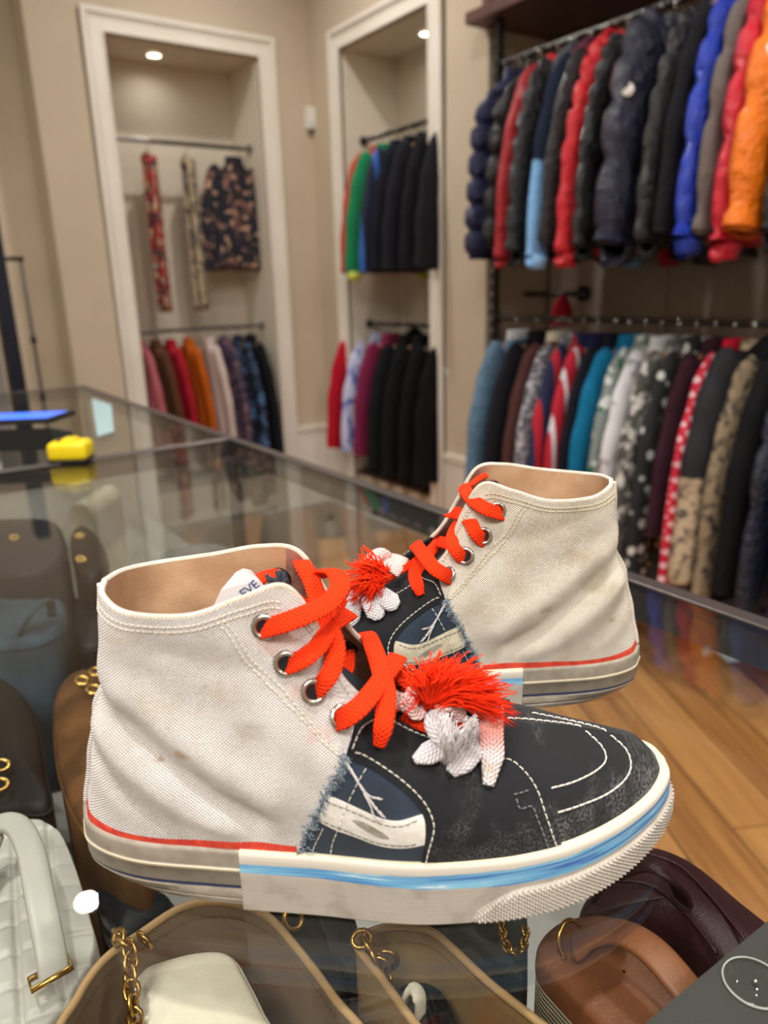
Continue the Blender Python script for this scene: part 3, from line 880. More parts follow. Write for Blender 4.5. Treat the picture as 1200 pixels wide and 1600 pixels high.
            for i in range(90):
                t = 7.3*i/89; q, n = S(side, t, 1, -.0002); P.append(q+np.array([0, 0, .0002]))
            g.tube(P, .0014, 8); s.track(g)
            s.add('collar_binding', g, binding)
            g = G(); P = []
            for i in range(40):
                q, n = S(side, 7.4+2.2*i/39, 1, -.0001); P.append(q)
            g.tube(P, .0014, 8); s.add('throat_binding', g, mt['suede'])
            # red band above the rear foxing
            g = G(); N = 90
            for i in range(N+1):
                t = 4.62*i/N; hgt = .052+.014*math.sin(t*2.1)*.5
                for v in (0.0, .015, .035, hgt):
                    q, n = S(side, t, v, .0016 if v < .05 else .0011); g.V.append(tuple(q)); g.U.append((q[0], q[2]))
            g.F = [(i*4+j, (i+1)*4+j, (i+1)*4+j+1, i*4+j+1) for i in range(N) for j in range(3)]
            s.track(g); s.add('red_band', g, redband)
        # back seam tape
        g = G(); P = [S(0, 0, v, .0016)[0] for v in np.linspace(.03, .99, 40)]
        g.tube(P, .0016, 8); s.add('heel_seam', g, mt['canvas'])
        # frayed threads where canvas was cut
        rg = random.Random(5); g = G(); g2 = G()
        for i in range(300):
            k = rg.random(); 
            j = min(int(k*8), 7); e = [(4.58, 0), (4.86, .099), (5.15, .17), (5.39, .241), (5.72, .33), (6.01, .414), (6.30, .50), (6.46, .56), (6.51, .575)]
            f = k*8-j; a, b = e[j], e[j+1]
            s0 = a[0]+(b[0]-a[0])*f; v0 = a[1]+(b[1]-a[1])*f
            Q = []; ds, dv = rg.gauss(.03, .05), rg.gauss(0, .012)
            for m_ in range(4):
                q, n = S(0, s0+rg.gauss(.0, .03)+ds*m_/2, v0+dv*m_/2+rg.gauss(0, .004), .0016+abs(rg.gauss(0, .0006))); Q.append(q)
            (g if i % 3 else g2).tube(spline(Q, 3), .00016, 4)
        s.add('frayed_threads', g, fraym, kind='stuff', crease=None)
        s.add('frayed_threads', g2, fraym2, kind='stuff', crease=None)
        # loose long threads
        g = G()
        for Q in ([(6.50, .57), (6.75, .50), (7.0, .44), (7.15, .38), (7.3, .36)], [(6.50, .57), (6.8, .49), (7.02, .45), (7.3, .46)], [(6.46, .57), (6.72, .51), (6.95, .43), (7.05, .34), (7.2, .33)], [(6.9, .46), (7.1, .40), (7.25, .37)]):
            for r_ in range(3):
                g.tube([S(0, a+rg.gauss(0, .02), b+rg.gauss(0, .005), .0022)[0] for a, b in spline(Q, 5)], .00022, 4)
        s.add('loose_threads', g, fringeW, kind='stuff', crease=None)
        # tongue
        g = G(); cl = spline([(.212, .062), (.192, .072), (.172, .081), (.153, .093), (.139, .110), (.127, .129), (.119, .144), (.116, .152)], 5); Wd = [.014, .018, .021, .024, .026, .026, .025, .022]
        n = len(cl)
        for i, (x, z) in enumerate(cl):
            wv = np.interp(i/(n-1)*7, range(8), Wd)
            for j in range(13):
                a = -1+2*j/12; sh_ = max(0, (z-.085)/.065); wv2 = wv*(1-.35*sh_); g.V.append((x-abs(a)**2*.010-.006*sh_, a*wv2+.004+.006*sh_, z-abs(a)**2*.008-.002-(.014*sh_ if a > -.2 else .014*sh_+.012*sh_*(-a)))); g.U.append((a*wv, i*.004))
        g.F = [(i*13+j, (i+1)*13+j, (i+1)*13+j+1, i*13+j+1) for i in range(n-1) for j in range(12)]
        s.track(g)
        o = s.add('tongue', g, mt['tongue'])
        md = o.modifiers.new('t', 'SOLIDIFY'); md.thickness = .0022
    def eyelets(s):
        for sv in [(4.52, .872), (5.04, .744), (5.71, .729), (6.54, .744)]:
            for side in (0, 1):
                q, n = S(side, sv[0], sv[1], .0013)
                for sg, R_, m in ((1, .0045, eyem), (-1, .0048, eyed)):
                    c = q+n*(.0002 if sg > 0 else -.0034)
                    g = G().torus(c, n, R_, .0013); o = s.add('eyelet', g, m, crease=None)
                    nv = Vector(n); a = nv.orthogonal().normalized(); b = nv.cross(a)
                    g = G(); cc = Vector(c)+nv*.0002*sg
                    g.V = [tuple(cc)]+[tuple(cc+(a*math.cos(2*PI*k/16)+b*math.sin(2*PI*k/16))*R_) for k in range(16)]
                    g.U = [(0, 0)]*17; g.F = [(0, 1+k, 1+(k+1) % 16) for k in range(16)]
                    s.add('eyelet_hole', g, holem, parent=o, crease=None)
    def ribbon(s, name, P, up, m, w=.0037, th=.0008, parent=None, taper=None):
        Q = spline(P, 8); ups = spline([np.array(u, float) for u in up], 8) if isinstance(up, list) else [up]*len(Q)
        n = len(Q)
        if taper: R = [w*np.interp(i/(n-1), np.linspace(0, 1, len(taper)), taper) for i in range(n)]
        else: R = [w]*n
        g = G().tube(Q, [float(r) for r in R], 16, ry=th, up=[tuple(u) for u in ups], sq=.62)
        return s.add(name, g, m, parent=parent, crease=None)
binding = soft('collar_binding_cloth', '#D9D1C3', '#CCC2B1', 120, .9, 900, .0003)
thread_g = mat('grey_thread', '#77797C', .8)
tongueA = soft('tongue_cloth', '#1E222C', '#2A2F3A', 40, .85, 500, .0003)
MA = dict(suede=suede, suede2=suede2, canvas=canvasA, leather=leather_w, rubR=rubR, rubF=rubF, liningD=liningD, thread=thread, cth=mat('canvas_thread', '#DAD3C6', .9), tongue=tongueA)
MB_ = dict(MA); MB_.update(suede=suedeB, suede2=suedeB, canvas=canvasB, leather=leather_w2, cth=mat('yellowed_thread', '#C9BD9F', .9))
A = Shoe('high_top_shoe', 'near white canvas and charcoal suede high top shoe with blue painted toe rim', (.045, .345), -33.0, False, MA, 'pair of frayed high top shoes')
B = Shoe('high_top_shoe', 'rear cream canvas high top shoe half hidden behind the near one, heel to the right', (.4088, .2749), 139.57, True, MB_, 'pair of frayed high top shoes')
for s_ in (A, B):
    s_.body(); s_.sole(); s_.bvh = BVHTree.FromPolygons([Vector(v) for v in s_.bvhV], s_.bvhF); s_.eyelets()

# ------------------------------------------------------------------ laces, tassels and cloth label
def lace(sh, name, pts, up, m, **k):
    P = []
    for p in pts:
        if p[2] == 'h':
            q = sh.hit(p[0], p[1], p[3]); 
            if q is None: q = sh.pl(p[0], p[1], .02)
        else: q = sh.pl(*p)
        P.append(q)
    return sh.ribbon(name, P, up, m, **k)
UA = (-.05, .75, .66)
LW = .0045
def fold(a, b): return [a, a, b]
lace(A, 'lace', [(407, 984, .0268), (424, 979, .0305), (450, 971, .0335), (485, 957, .031), (515, 940, .022), (532, 915, .013), (524, 896, .004), (508, 892, -.004), (498, 900, -.010)],
     [UA]*6+[(.3, .3, .9), (0, -.3, 1), (0, -.6, .8)], laceO, w=LW, th=.0011)
lace(A, 'lace', [(470, 876, -.024), (473, 882, -.012), (486, 905, -.004), (496, 935, .004), (503, 965, .014), (518, 990, .022), (525, 1015, .027), (520, 1043, .0325), (506, 1066, .0355), (483, 1089, .0305)],
     [(0, .2, 1)]*2+[UA]*8, laceO, w=.0042, th=.0010)
lace(A, 'lace', [(443, 1042, .0285), (456, 1037, .0335), (478, 1026, .0345), (500, 1006, .029), (513, 980, .020), (522, 955, .010), (530, 935, .004)], UA, laceO, w=.0042, th=.0010)
lace(A, 'lace', [(508, 985, .008), (522, 972, .004), (538, 962, -.004), (546, 957, -.012), (540, 962, -.018)], [UA, UA, UA, (.4, .2, .8), (.5, -.4, .6)], laceO, w=.0046, th=.0010)
lace(A, 'lace', [(526, 1058, .006), (538, 1046, -.002), (541, 1030, -.010), (540, 1019, -.0165)], UA, laceO, w=.0046, th=.0010)
lace(A, 'lace', [(402, 909, .000), (408, 903, -.003), (420, 899, -.010), (438, 896, -.0190)], UA, laceO, w=.0034, th=.0010)
lace(A, 'lace', [(466, 934, -.020), (478, 942, -.010), (492, 952, .000)], UA, laceO, w=.0020, th=.0010)
lace(A, 'lace', [(526, 1127, .0380), (541, 1120, .0435), (562, 1104, .0415), (583, 1080, .031), (600, 1056, .018), (615, 1036, .006), (622, 1026, -.004), (618, 1030, -.014)], [UA]*6+[(.3, 0, .9), (0, -.5, .8)], laceO, w=LW, th=.0011)
lace(A, 'lace', [(571, 990, -.026), (577, 996, -.015), (587, 1022, .001), (596, 1050, .018), (603, 1082, .029), (602, 1112, .037), (598, 1140, .0425), (592, 1166, .0425)], [(0, .2, 1)]*2+[UA]*6, laceO, w=.0044, th=.0011, taper=[1, 1, 1, 1, 1, 1, .95, .6])
lace(A, 'lace', [(612, 1048, .0), (630, 1062, .004), (646, 1080, .010), (655, 1098, .016)], UA, laceO, w=.0030, th=.0011)
lace(A, 'lace', [(622, 1128, .015), (645, 1126, .017), (672, 1132, .020), (700, 1138, .018)], UA, laceO, w=.0042, th=.0010, taper=[.15, .8, 1, 1])
lace(A, 'lace', [(700, 1105, .018), (712, 1120, .018), (708, 1140, .018)], UA, laceO, w=.0035, th=.0010)
# holes where the laces enter the suede
for px, py in ((589, 1166), (645, 1190), (762, 1229), (702, 1212)):
    q = A.hit(px, py, .0012)
    if q is not None:
        g = G(); nv = Vector((0, .75, .66)); g.tube([Vector(q)-nv*.0015, Vector(q)+nv*.0002], .0019, 10, up=(1, 0, 0)); A.add('lace_hole', g, holem, crease=None)
lace(A, 'white_lace_end', [(603, 1082, .008), (615, 1092, .012), (630, 1098, .015), (646, 1102, .016)], UA, laceP, w=.0042, th=.0026)
lace(A, 'white_lace_end', [(646, 1078, .014), (640, 1095, .019), (648, 1115, .020), (664, 1112, .018)], UA, laceP, w=.0030, th=.0016)
lace(A, 'white_lace_end', [(644, 1190, 'h', .0012), (660, 1186, 'h', .0040), (684, 1176, 'h', .006), (708, 1160, 'h', .008)], UA, laceW, w=.0052, th=.0018, taper=[.35, .95, 1, 1])
lace(A, 'white_lace_end', [(738, 1125, .014), (738, 1150, .019), (728, 1178, 'h', .005), (714, 1198, 'h', .0035), (702, 1211, 'h', .001)], UA, laceW, w=.0062, th=.0022, taper=[.8, 1.1, 1.2, 1, .4])
lace(A, 'white_lace_end', [(688, 1118, .022), (692, 1104, .023), (706, 1100, .022), (716, 1112, .021), (718, 1126, .020)], UA, laceP, w=.0034, th=.0012)
lace(A, 'white_lace_end', [(770, 1098, .010), (769, 1118, .015), (768, 1150, .0225), (765, 1190, 'h', .005), (762, 1229, 'h', .0008)], (.05, .7, .7), laceDip, w=.0056, th=.0017, taper=[1, 1, 1, 1, .45])
lace(A, 'white_lace_end', [(684, 1112, .022), (680, 1128, .025), (690, 1145, .029), (706, 1158, .030)], UA, laceW, w=.0052, th=.0016, taper=[.6, 1, 1.1, .9])
def fringe(sh, name, n, origin, ends, m, bulge, r=.00042, seed=1, spread=5, ydrop=.0, endj=9, ypl=.03, kind='stuff'):
    rg = random.Random(seed); g = G()
    for i in range(n):
        t = rg.random()*(len(ends)-1); j = int(t); f = t-j
        ex = ends[j][0]*(1-f)+ends[min(j+1, len(ends)-1)][0]*f; ey = ends[j][1]*(1-f)+ends[min(j+1, len(ends)-1)][1]*f
        k = rg.uniform(.62, 1.05)
        ox, oy = origin[0]+rg.gauss(0, spread), origin[1]+rg.gauss(0, spread)
        ex = ox+(ex-ox)*k+rg.gauss(0, endj); ey = oy+(ey-oy)*k+rg.gauss(0, endj)
        y0 = ypl+rg.uniform(-.004, .003); y1 = ypl+rg.uniform(-.014, .008)-ydrop
        b = bulge*rg.uniform(.3, 1.3)
        a = sh.pl(ox, oy, y0); c = sh.pl((ox+ex)/2+rg.gauss(0, 3), (oy+ey)/2-b, (y0+y1)/2+.004); e = sh.pl(ex, ey, y1)
        Q = spline([a, a*.4+c*.6+np.array([rg.gauss(0, .0006), 0, rg.gauss(0, .0006)]), c, c*.5+e*.5+np.array([rg.gauss(0, .0009), 0, rg.gauss(0, .0009)]), e], 3)
        g.tube(Q, [r*(1-.55*q/(len(Q)-1)) for q in range(len(Q))], 5)
    return sh.add(name, g, m, kind=kind, crease=None)
EA = [(632, 1062), (640, 1045), (662, 1032), (690, 1028), (715, 1030), (745, 1036), (768, 1046), (785, 1062), (792, 1078), (790, 1098), (800, 1120)]
fringe(A, 'tassel', 300, (672, 1098), EA, fringeO, 14, .00055, 1, ypl=.019)
fringe(A, 'tassel', 170, (676, 1100), EA[2:], fringeR, 10, .0004, 2, ypl=.020)
fringe(A, 'tassel', 70, (690, 1092), [(770, 1085), (800, 1115), (812, 1125), (796, 1150)], fringeR, 12, .0003, 3, endj=6, ypl=.020)
fringe(A, 'tassel', 26, (655, 1090), [(625, 1060), (615, 1100), (640, 1135)], fringeR, 5, .00018, 4, ypl=.020)
fringe(A, 'white_fringe', 90, (698, 1128), [(692, 1200), (698, 1206), (706, 1196), (716, 1186)], fringeW, 2, .00022, 5, spread=6, ypl=.034, endj=3)
fringe(A, 'white_fringe', 90, (738, 1130), [(694, 1200), (704, 1190), (722, 1176), (730, 1160)], fringeW, 12, .00022, 6, spread=5, ypl=.034, endj=4)
# label inside the collar: white cloth with the visible letters
lb = [A.pl(x, y, yy) for x, y, yy in ((330, 955, .0), (345, 922, .0), (368, 895, -.001), (380, 889, -.001), (392, 892, .0), (404, 906, .001), (422, 925, .002), (418, 950, .002))]
g = G(); g.V = [tuple(p) for p in lb]+[tuple(p-np.array([0, .0005, 0])) for p in lb]; g.U = [(0, 0)]*16
g.F = [tuple(range(8)), tuple(range(8, 16))[::-1]]+[(i, (i+1) % 8, 8+(i+1) % 8, 8+i) for i in range(8)]
lab = A.add('cloth_label', g, paperw, smooth=False, crease=None)
def text(body, size, M4, m, parent, name='lettering', ext=.0001, align='CENTER'):
    c = bpy.data.curves.new(name, 'FONT'); c.body = body; c.size = size; c.extrude = ext; c.align_x = align; c.align_y = 'CENTER'
    tmp = bpy.data.objects.new(name, c); COL.objects.link(tmp); bpy.context.view_layer.update()
    me = bpy.data.meshes.new_from_object(tmp.evaluated_get(bpy.context.evaluated_depsgraph_get())); bpy.data.objects.remove(tmp)
    me.materials.clear(); o = link(name, me, m, parent); o.matrix_local = M4; return o
p0, p1, p2 = A.pl(378, 930, .0012), A.pl(402, 911, .0012), A.pl(390, 912, .0012)
ex = Vector(A.W(p1-p0)).normalized(); ez = Vector(A.W(np.array([0, 1, 0]))); ey = ez.cross(ex).normalized()
c0 = Vector(A.W((p0+p1)/2))
M4 = Matrix((ex, ey, ez)).transposed().to_4x4(); M4.translation = c0
text('EVE', .0060, M4, inkb, lab)
g = G(); rg = random.Random(9)
q0 = A.pl(436, 908, .004)
for i in range(14): g.tube([q0+np.array([rg.gauss(0, .003), rg.gauss(0, .002), -.006]), q0+np.array([rg.gauss(0, .003), rg.gauss(0, .002), .002+rg.random()*.003])], .0011, 5)
A.add('torn_tongue_edge', g, tongueA, kind='stuff', crease=None)

UB = (.05, .85, .5)
lace(B, 'lace', [(789, 804, .0265), (777, 801, .0310), (760, 795, .0330), (742, 784, .026), (730, 771, .014), (726, 762, .002), (732, 757, -.008)], [UB]*5+[(.3, 0, .9), (0, -.4, .9)], laceO, w=.0044, th=.0011)
lace(B, 'lace', [(722, 775, .008), (732, 762, -.002), (745, 750, -.012), (760, 742, -.018)], UB, laceO, w=.0020, th=.0012)
lace(B, 'lace', [(762, 848, .0285), (752, 842, .0340), (742, 830, .0345), (734, 815, .028), (722, 805, .014), (708, 801, .004), (702, 806, -.006)], [UB]*6+[(0, -.3, .9)], laceO, w=.0044, th=.0011)
lace(B, 'lace', [(735, 878, .0290), (724, 872, .0345), (712, 860, .0355), (706, 844, .028), (714, 824, .016), (726, 812, .004), (732, 800, -.004)], UB, laceO, w=.0042, th=.0011)
lace(B, 'lace', [(684, 846, -.004), (694, 848, .006), (706, 852, .016)], UB, laceO, w=.0042, th=.0010)
lace(B, 'lace', [(706, 904, .0380), (693, 897, .0435), (678, 887, .0410), (664, 870, .030), (654, 857, .014), (648, 850, .002)], UB, laceO, w=.0046, th=.0011)
lace(B, 'lace', [(690, 842, -.018), (680, 852, -.008), (668, 868, .006), (655, 884, .018), (648, 898, .026), (652, 914, .035), (658, 930, .0385)], [(0, .2, 1)]+[UB]*6, laceO, w=.0044, th=.0011, taper=[1, .8, 1, 1, 1, 1, .6])
lace(B, 'lace', [(604, 905, .012), (625, 893, .012), (645, 880, .012), (660, 868, .010)], UB, laceO, w=.0026, th=.0011)
for pts, m, wd in (([(606, 872, .006), (594, 866, .010), (580, 874, .014), (572, 882, .018)], laceP, .0044), ([(628, 872, .004), (622, 884, .010), (612, 896, .014)], laceP, .0052), ([(596, 880, .010), (610, 876, .006), (624, 878, .0)], laceP, .005)):
    lace(B, 'white_lace_end', pts, UB, m, w=wd, th=.0022)
for pts in ([(560, 925, .026), (552, 945, .030), (549, 965, .033), (548, 977, .034)], [(572, 925, .028), (580, 942, .034), (588, 960, .038), (590, 968, .039)], [(588, 922, .028), (600, 933, .033), (614, 942, .037), (623, 946, .038)]):
    lace(B, 'white_lace_end', pts, UB, laceW, w=.0062, th=.0022, taper=[.8, 1, 1, .45])
EB = [(545, 958), (540, 940), (532, 925), (534, 905), (545, 885), (560, 872), (590, 872), (612, 888), (606, 905)]
fringe(B, 'tassel', 130, (590, 900), EB, fringeO, 3, .0007, 11, spread=7, ypl=.030, endj=5)
fringe(B, 'tassel', 70, (588, 902), [(545, 945), (560, 955), (575, 945), (600, 925)], fringeR, 2, .0006, 12, spread=7, ypl=.032, endj=6)
fringe(B, 'tassel', 14, (590, 890), [(562, 845), (566, 848), (548, 880), (540, 882)], fringeO, 4, .0007, 13, spread=4, ypl=.030, endj=2)

# ------------------------------------------------------------------ things inside the near case
SHZ = .6562
def pts_at(P, z): return [tuple(at(x, y, 2, z)[:2]) for x, y in P]
def plan_scale(P, k, c=None):
    c = c or (sum(p[0] for p in P)/len(P), sum(p[1] for p in P)/len(P))
    return [(c[0]+(p[0]-c[0])*k, c[1]+(p[1]-c[1])*k) for p in P]
def bagbody(P, ztop, dome=.01, z0=SHZ, smoothn=4, relief=None):
    """soft closed bag over plan outline P"""
    P = [tuple(q) for q in spline(P, smoothn, closed=True)]; c = (sum(p[0] for p in P)/len(P), sum(p[1] for p in P)/len(P)); n = len(P); g = G()
    rings = [(.95, z0), (.985, z0+.006), (1.0, z0+(ztop-z0)*.4), (1.0, ztop-.022), (.985, ztop-.010), (.955, ztop-.004)]
    rings += [(k, ztop-.002+dome*(1-(k/.9)**2)) for k in (.90, .82, .74, .66, .58, .5, .42, .34, .26, .18, .1, .02)]
    for k, z in rings:
        for q in plan_scale(P, k, c):
            zz = z + (relief(q[0], q[1]) if relief and k < .93 else 0)
            g.V.append((q[0], q[1], zz)); g.U.append((q[0], q[1]))
    for r_ in range(len(rings)-1):
        for i in range(n): g.F.append((r_*n+i, r_*n+(i+1) % n, (r_+1)*n+(i+1) % n, (r_+1)*n+i))
    g.F.append(tuple(range(n))[::-1]); g.F.append(tuple((len(rings)-1)*n+i for i in range(n)))
    return g
def rim_path(P, z, k=.985, n=4): return [(q[0], q[1], z) for q in plan_scale([tuple(a) for a in spline(P, n, closed=True)], k)]
def rel(g, o):
    g.V = [(v[0]-o[0], v[1]-o[1], v[2]-o[2]) for v in g.V]; return g
def placed(name, label, cat, P, z0=SHZ, group=None):
    c = (sum(p[0] for p in P)/len(P), sum(p[1] for p in P)/len(P), z0)
    return thing(name, label, cat, c, 0, group), c
tanL = soft('tan_leather', '#A5875F', '#94764F', 14, .5, 500, .0002)
tanE = soft('tan_leather_edge', '#B08D62', None, 10, .45, 500, .0001)
taupeL = soft('taupe_lining', '#86705C', '#79634F', 10, .6, 400, .0002)
blackL = soft('black_leather', '#111113', '#1A1A1D', 30, .42, 600, .0003, spec=.25)
darkbrL = soft('dark_brown_leather', '#1E1715', '#161110', 20, .5, 500, .0003, spec=.2)
maroonL = soft('maroon_leather', '#34141C', '#260E14', 10, .42, 700, .0003, spec=.3)
brownL = soft('brown_leather', '#8A5534', '#75452A', 16, .45, 800, .0003)
creamF = soft('cream_flannel', '#E2D9C5', '#D6CBB4', 20, .95, 900, .0003)
whiteQ = soft('white_quilted_leather', '#B9B5AD', '#ABA79F', 8, .4, 600, .0001)
suedeBr = soft('brown_suede', '#6E4B2C', '#4F3520', 25, .95, 500, .0004, spec=.15)
denimL = soft('pale_denim', '#3E5260', '#26343E', 18, .9, 900, .0003, spec=.15)
navyL = soft('navy_leather', '#0F1522', '#0A0F18', 20, .5, 600, .0002, spec=.2)
greyB = soft('charcoal_board', '#3A3836', '#343230', 10, .7, 900, .0002)
canvB = mat('ribbed_canvas', '#A79C84', .85); _t = NT(canvB); _u = _t.sepuv(); _o = _t.coord(); _sp = _t.n('ShaderNodeSeparateXYZ'); _t.l(_o, _sp.inputs[0]); _t.bump(_t.math('SINE', _t.math('MULTIPLY', _sp.outputs[2], 2200)), .0006)
meshF = soft('black_mesh', '#1F2222', '#2D3130', 900, .7, 900, .0006)

def tote(name, label, P, z, mo, mi, me_, zi=.70, flap=True):
    t, c = placed(name, label, 'handbag', P)
    Q = [tuple(a) for a in spline(P, 5, closed=True)]; n = len(Q); g = G(); gi = G()
    for k, zz in ((.94, SHZ), (.97, SHZ+.01), (.99, SHZ+(z-SHZ)*.5), (1, z)):
        for q in plan_scale(Q, k): g.V.append((q[0], q[1], zz)); g.U.append((q[0]+q[1], zz))
    for r_ in range(3):
        for i in range(n): g.F.append((r_*n+i, r_*n+(i+1) % n, (r_+1)*n+(i+1) % n, (r_+1)*n+i))
    g.F.append(tuple(range(n)))
    for k, zz in ((.975, z), (.965, SHZ+(z-SHZ)*.5), (.93, SHZ+.012)):
        for q in plan_scale(Q, k): gi.V.append((q[0], q[1], zz)); gi.U.append((q[0]+q[1], zz))
    for r_ in range(2):
        for i in range(n): gi.F.append((r_*n+i, r_*n+(i+1) % n, (r_+1)*n+(i+1) % n, (r_+1)*n+i))
    gi.F.append(tuple(2*n+i for i in range(n)))
    rel(g, c).build('body', mo, t, smooth=True); rel(gi, c).build('inner_lining', mi, t, smooth=True)
    g = G().tube(rim_path(P, z, .988, 5), .0022, 8, closed=True); rel(g, c).build('rim_binding', me_, t, smooth=True)
    # stitch line just inside the rim
    R = [np.array(p) for p in rim_path(P, z-.010, .966, 10)]; g = G(); i = 0
    for i in range(0, len(R)-1): 
        L = np.linalg.norm(R[i+1]-R[i]); k = max(1, int(L/.0045))
        for j in range(k):
            a = R[i]+(R[i+1]-R[i])*(j/k); b = R[i]+(R[i+1]-R[i])*((j+.6)/k); g.tube([a, b], .0004, 4)
    rel(g, c).build('stitching', thread_d2, t, uv=False)
    return t, c
thread_d2 = mat('tan_thread', '#6E5638', .8)
def chain_at(P, m, t, c, **k): return chain('chain', [tuple(np.array(at(x, y, 2, z))-np.array(c)) for x, y, z in P], m, t, **k)

P1 = pts_at([(92, 1640), (118, 1560), (160, 1500), (215, 1460), (285, 1416), (350, 1408), (415, 1428), (470, 1486), (525, 1560), (575, 1640), (470, 1760), (250, 1780)], .885)
t, c = tote('tote_bag', 'open tan leather tote holding a cream cloth bag, under the near shoe heel', P1, .885, tanL, taupeL, tanE)
chain_at([(182, 1462, .893), (196, 1472, .896), (206, 1490, .893), (203, 1520, .888), (207, 1560, .88), (212, 1600, .87), (216, 1650, .86)], brass, t, c, pitch=.0062, R=.0052, r=.0013)
g = G()
for x, y in ((188, 1464), (226, 1468)): g.torus(at(x, y, 2, .888), (1, .3, .3), .005, .0014)
rel(g, c).build('grommet', brass, t, smooth=True)
PD1 = pts_at([(214, 1512), (260, 1488), (320, 1476), (360, 1482), (385, 1520), (410, 1570), (440, 1640), (330, 1700), (215, 1690), (210, 1590)], .868)
t, c = placed('dust_bag', 'cream flannel dust bag tucked inside the tan tote', 'dust bag', PD1)
g = bagbody(PD1, .868, .006, z0=SHZ+.014); rel(g, c).build('body', creamF, t, smooth=True)
rel(G().tube(rim_path(PD1, .860, .993), .0012, 6, closed=True), c).build('seam', creamF, t, smooth=True)

P2 = pts_at([(556, 1478), (566, 1462), (595, 1450), (640, 1447), (676, 1456), (712, 1486), (765, 1536), (845, 1600), (900, 1650), (800, 1720), (700, 1660), (640, 1590), (592, 1524)], .890)
t, c = tote('tote_bag', 'small open tan tote with black pouch inside, left of the brown camera bag', P2, .890, tanL, tanL, tanE)
chain_at([(556, 1470, .898), (572, 1462, .900), (582, 1482, .897), (590, 1500, .892), (600, 1518, .886), (612, 1540, .878)], brass, t, c, pitch=.0062, R=.0052, r=.0013)
rel(G().torus(at(603, 1500, 2, .882), (.6, .8, 0), .006, .0015), c).build('grommet', brass, t, smooth=True)
PB = pts_at([(622, 1540), (640, 1528), (668, 1528), (695, 1548), (720, 1600), (740, 1650), (700, 1650), (660, 1610)], .862)
t, c = placed('pouch', 'black leather pouch with pale loop inside the small tan tote', 'pouch', PB)
rel(bagbody(PB, .862, .004, z0=SHZ+.014), c).build('body', blackL, t, smooth=True)
q = [np.array(at(x, y, 2, z))-np.array(c) for x, y, z in ((630, 1572, .866), (634, 1556, .876), (646, 1550, .880), (656, 1560, .876), (656, 1590, .864))]
G().tube(spline(q, 6), .0045, 12, ry=.0012, up=(.3, -.8, .4), sq=.6).build('loop_tab', creamF, t, smooth=True)

PC = pts_at([(840, 1496), (848, 1462), (880, 1438), (935, 1430), (985, 1444), (1040, 1484), (1095, 1536), (1150, 1600), (1120, 1670), (1020, 1690), (945, 1612), (880, 1545)], .885)
t, c = placed('camera_bag', 'brown leather and ribbed canvas camera bag with gold ring handle', 'handbag', PC)
Q = [tuple(a) for a in spline(PC, 5, closed=True)]; n = len(Q)
g = G()
for k, zz in ((.96, SHZ), (1.0, SHZ+.02), (1.0, .872)):
    for q in plan_scale(Q, k): g.V.append((q[0], q[1], zz)); g.U.append((q[0], zz))
for r_ in range(2):
    for i in range(n): g.F.append((r_*n+i, r_*n+(i+1) % n, (r_+1)*n+(i+1) % n, (r_+1)*n+i))
rel(g, c).build('canvas_side', canvB, t, smooth=True)
g = G(); rg_ = [(1.0, .870), (1.012, .876), (1.0, .883), (.96, .886), (.8, .888), (.4, .889), (.02, .889)]
for k, zz in rg_:
    for q in plan_scale(Q, k): g.V.append((q[0], q[1], zz)); g.U.append((q[0], q[1]))
for r_ in range(len(rg_)-1):
    for i in range(n): g.F.append((r_*n+i, r_*n+(i+1) % n, (r_+1)*n+(i+1) % n, (r_+1)*n+i))
lid = rel(g, c).build('lid', brownL, t, smooth=True)
H = [np.array(at(x, y, 2, z))-np.array(c) for x, y, z in ((898, 1482, .893), (925, 1462, .903), (965, 1456, .912), (1010, 1478, .916), (1055, 1524, .914), (1100, 1586, .906), (1130, 1650, .895))]
G().tube(spline(H, 6), .0085, 14, ry=.0028, up=(0, 0, 1), sq=.7).build('handle', brownL, t, smooth=True)
q = at(893, 1470, 2, .897)
g = G().tube([np.array(q)-np.array(c)+np.array([math.cos(a)*.0085, math.sin(a)*.0045, math.sin(a)*.0085]) for a in np.linspace(-.6, 3.7, 16)], .0013, 8); g.build('gold_ring', gold, t, smooth=True)

PM = pts_at([(905, 1405), (960, 1340), (1010, 1312), (1080, 1336), (1160, 1400), (1235, 1462), (1290, 1540), (1200, 1560), (1110, 1500), (1040, 1440), (975, 1412), (925, 1425)], .862)
t, c = placed('handbag', 'large dark maroon leather handbag beneath the toe of the near shoe', 'handbag', PM)
rel(bagbody(PM, .862, .012), c).build('body', maroonL, t, smooth=True)
for P in ([(1000, 1330), (1060, 1352), (1110, 1400), (1165, 1470)], [(960, 1375), (1020, 1385), (1075, 1432), (1120, 1490)]):
    q = [np.array(at(x, y, 2, .872))-np.array(c) for x, y in P]
    G().tube(spline(q, 6), .0012, 6).build('seam', maroonL, t, smooth=True)
H = [np.array(at(x, y, 2, z))-np.array(c) for x, y, z in ((930, 1400, .868), (960, 1368, .888), (1010, 1350, .900), (1050, 1372, .895), (1070, 1410, .870))]
G().tube(spline(H, 6), .006, 12, ry=.0022, up=(0, 0, 1), sq=.7).build('strap', maroonL, t, smooth=True)

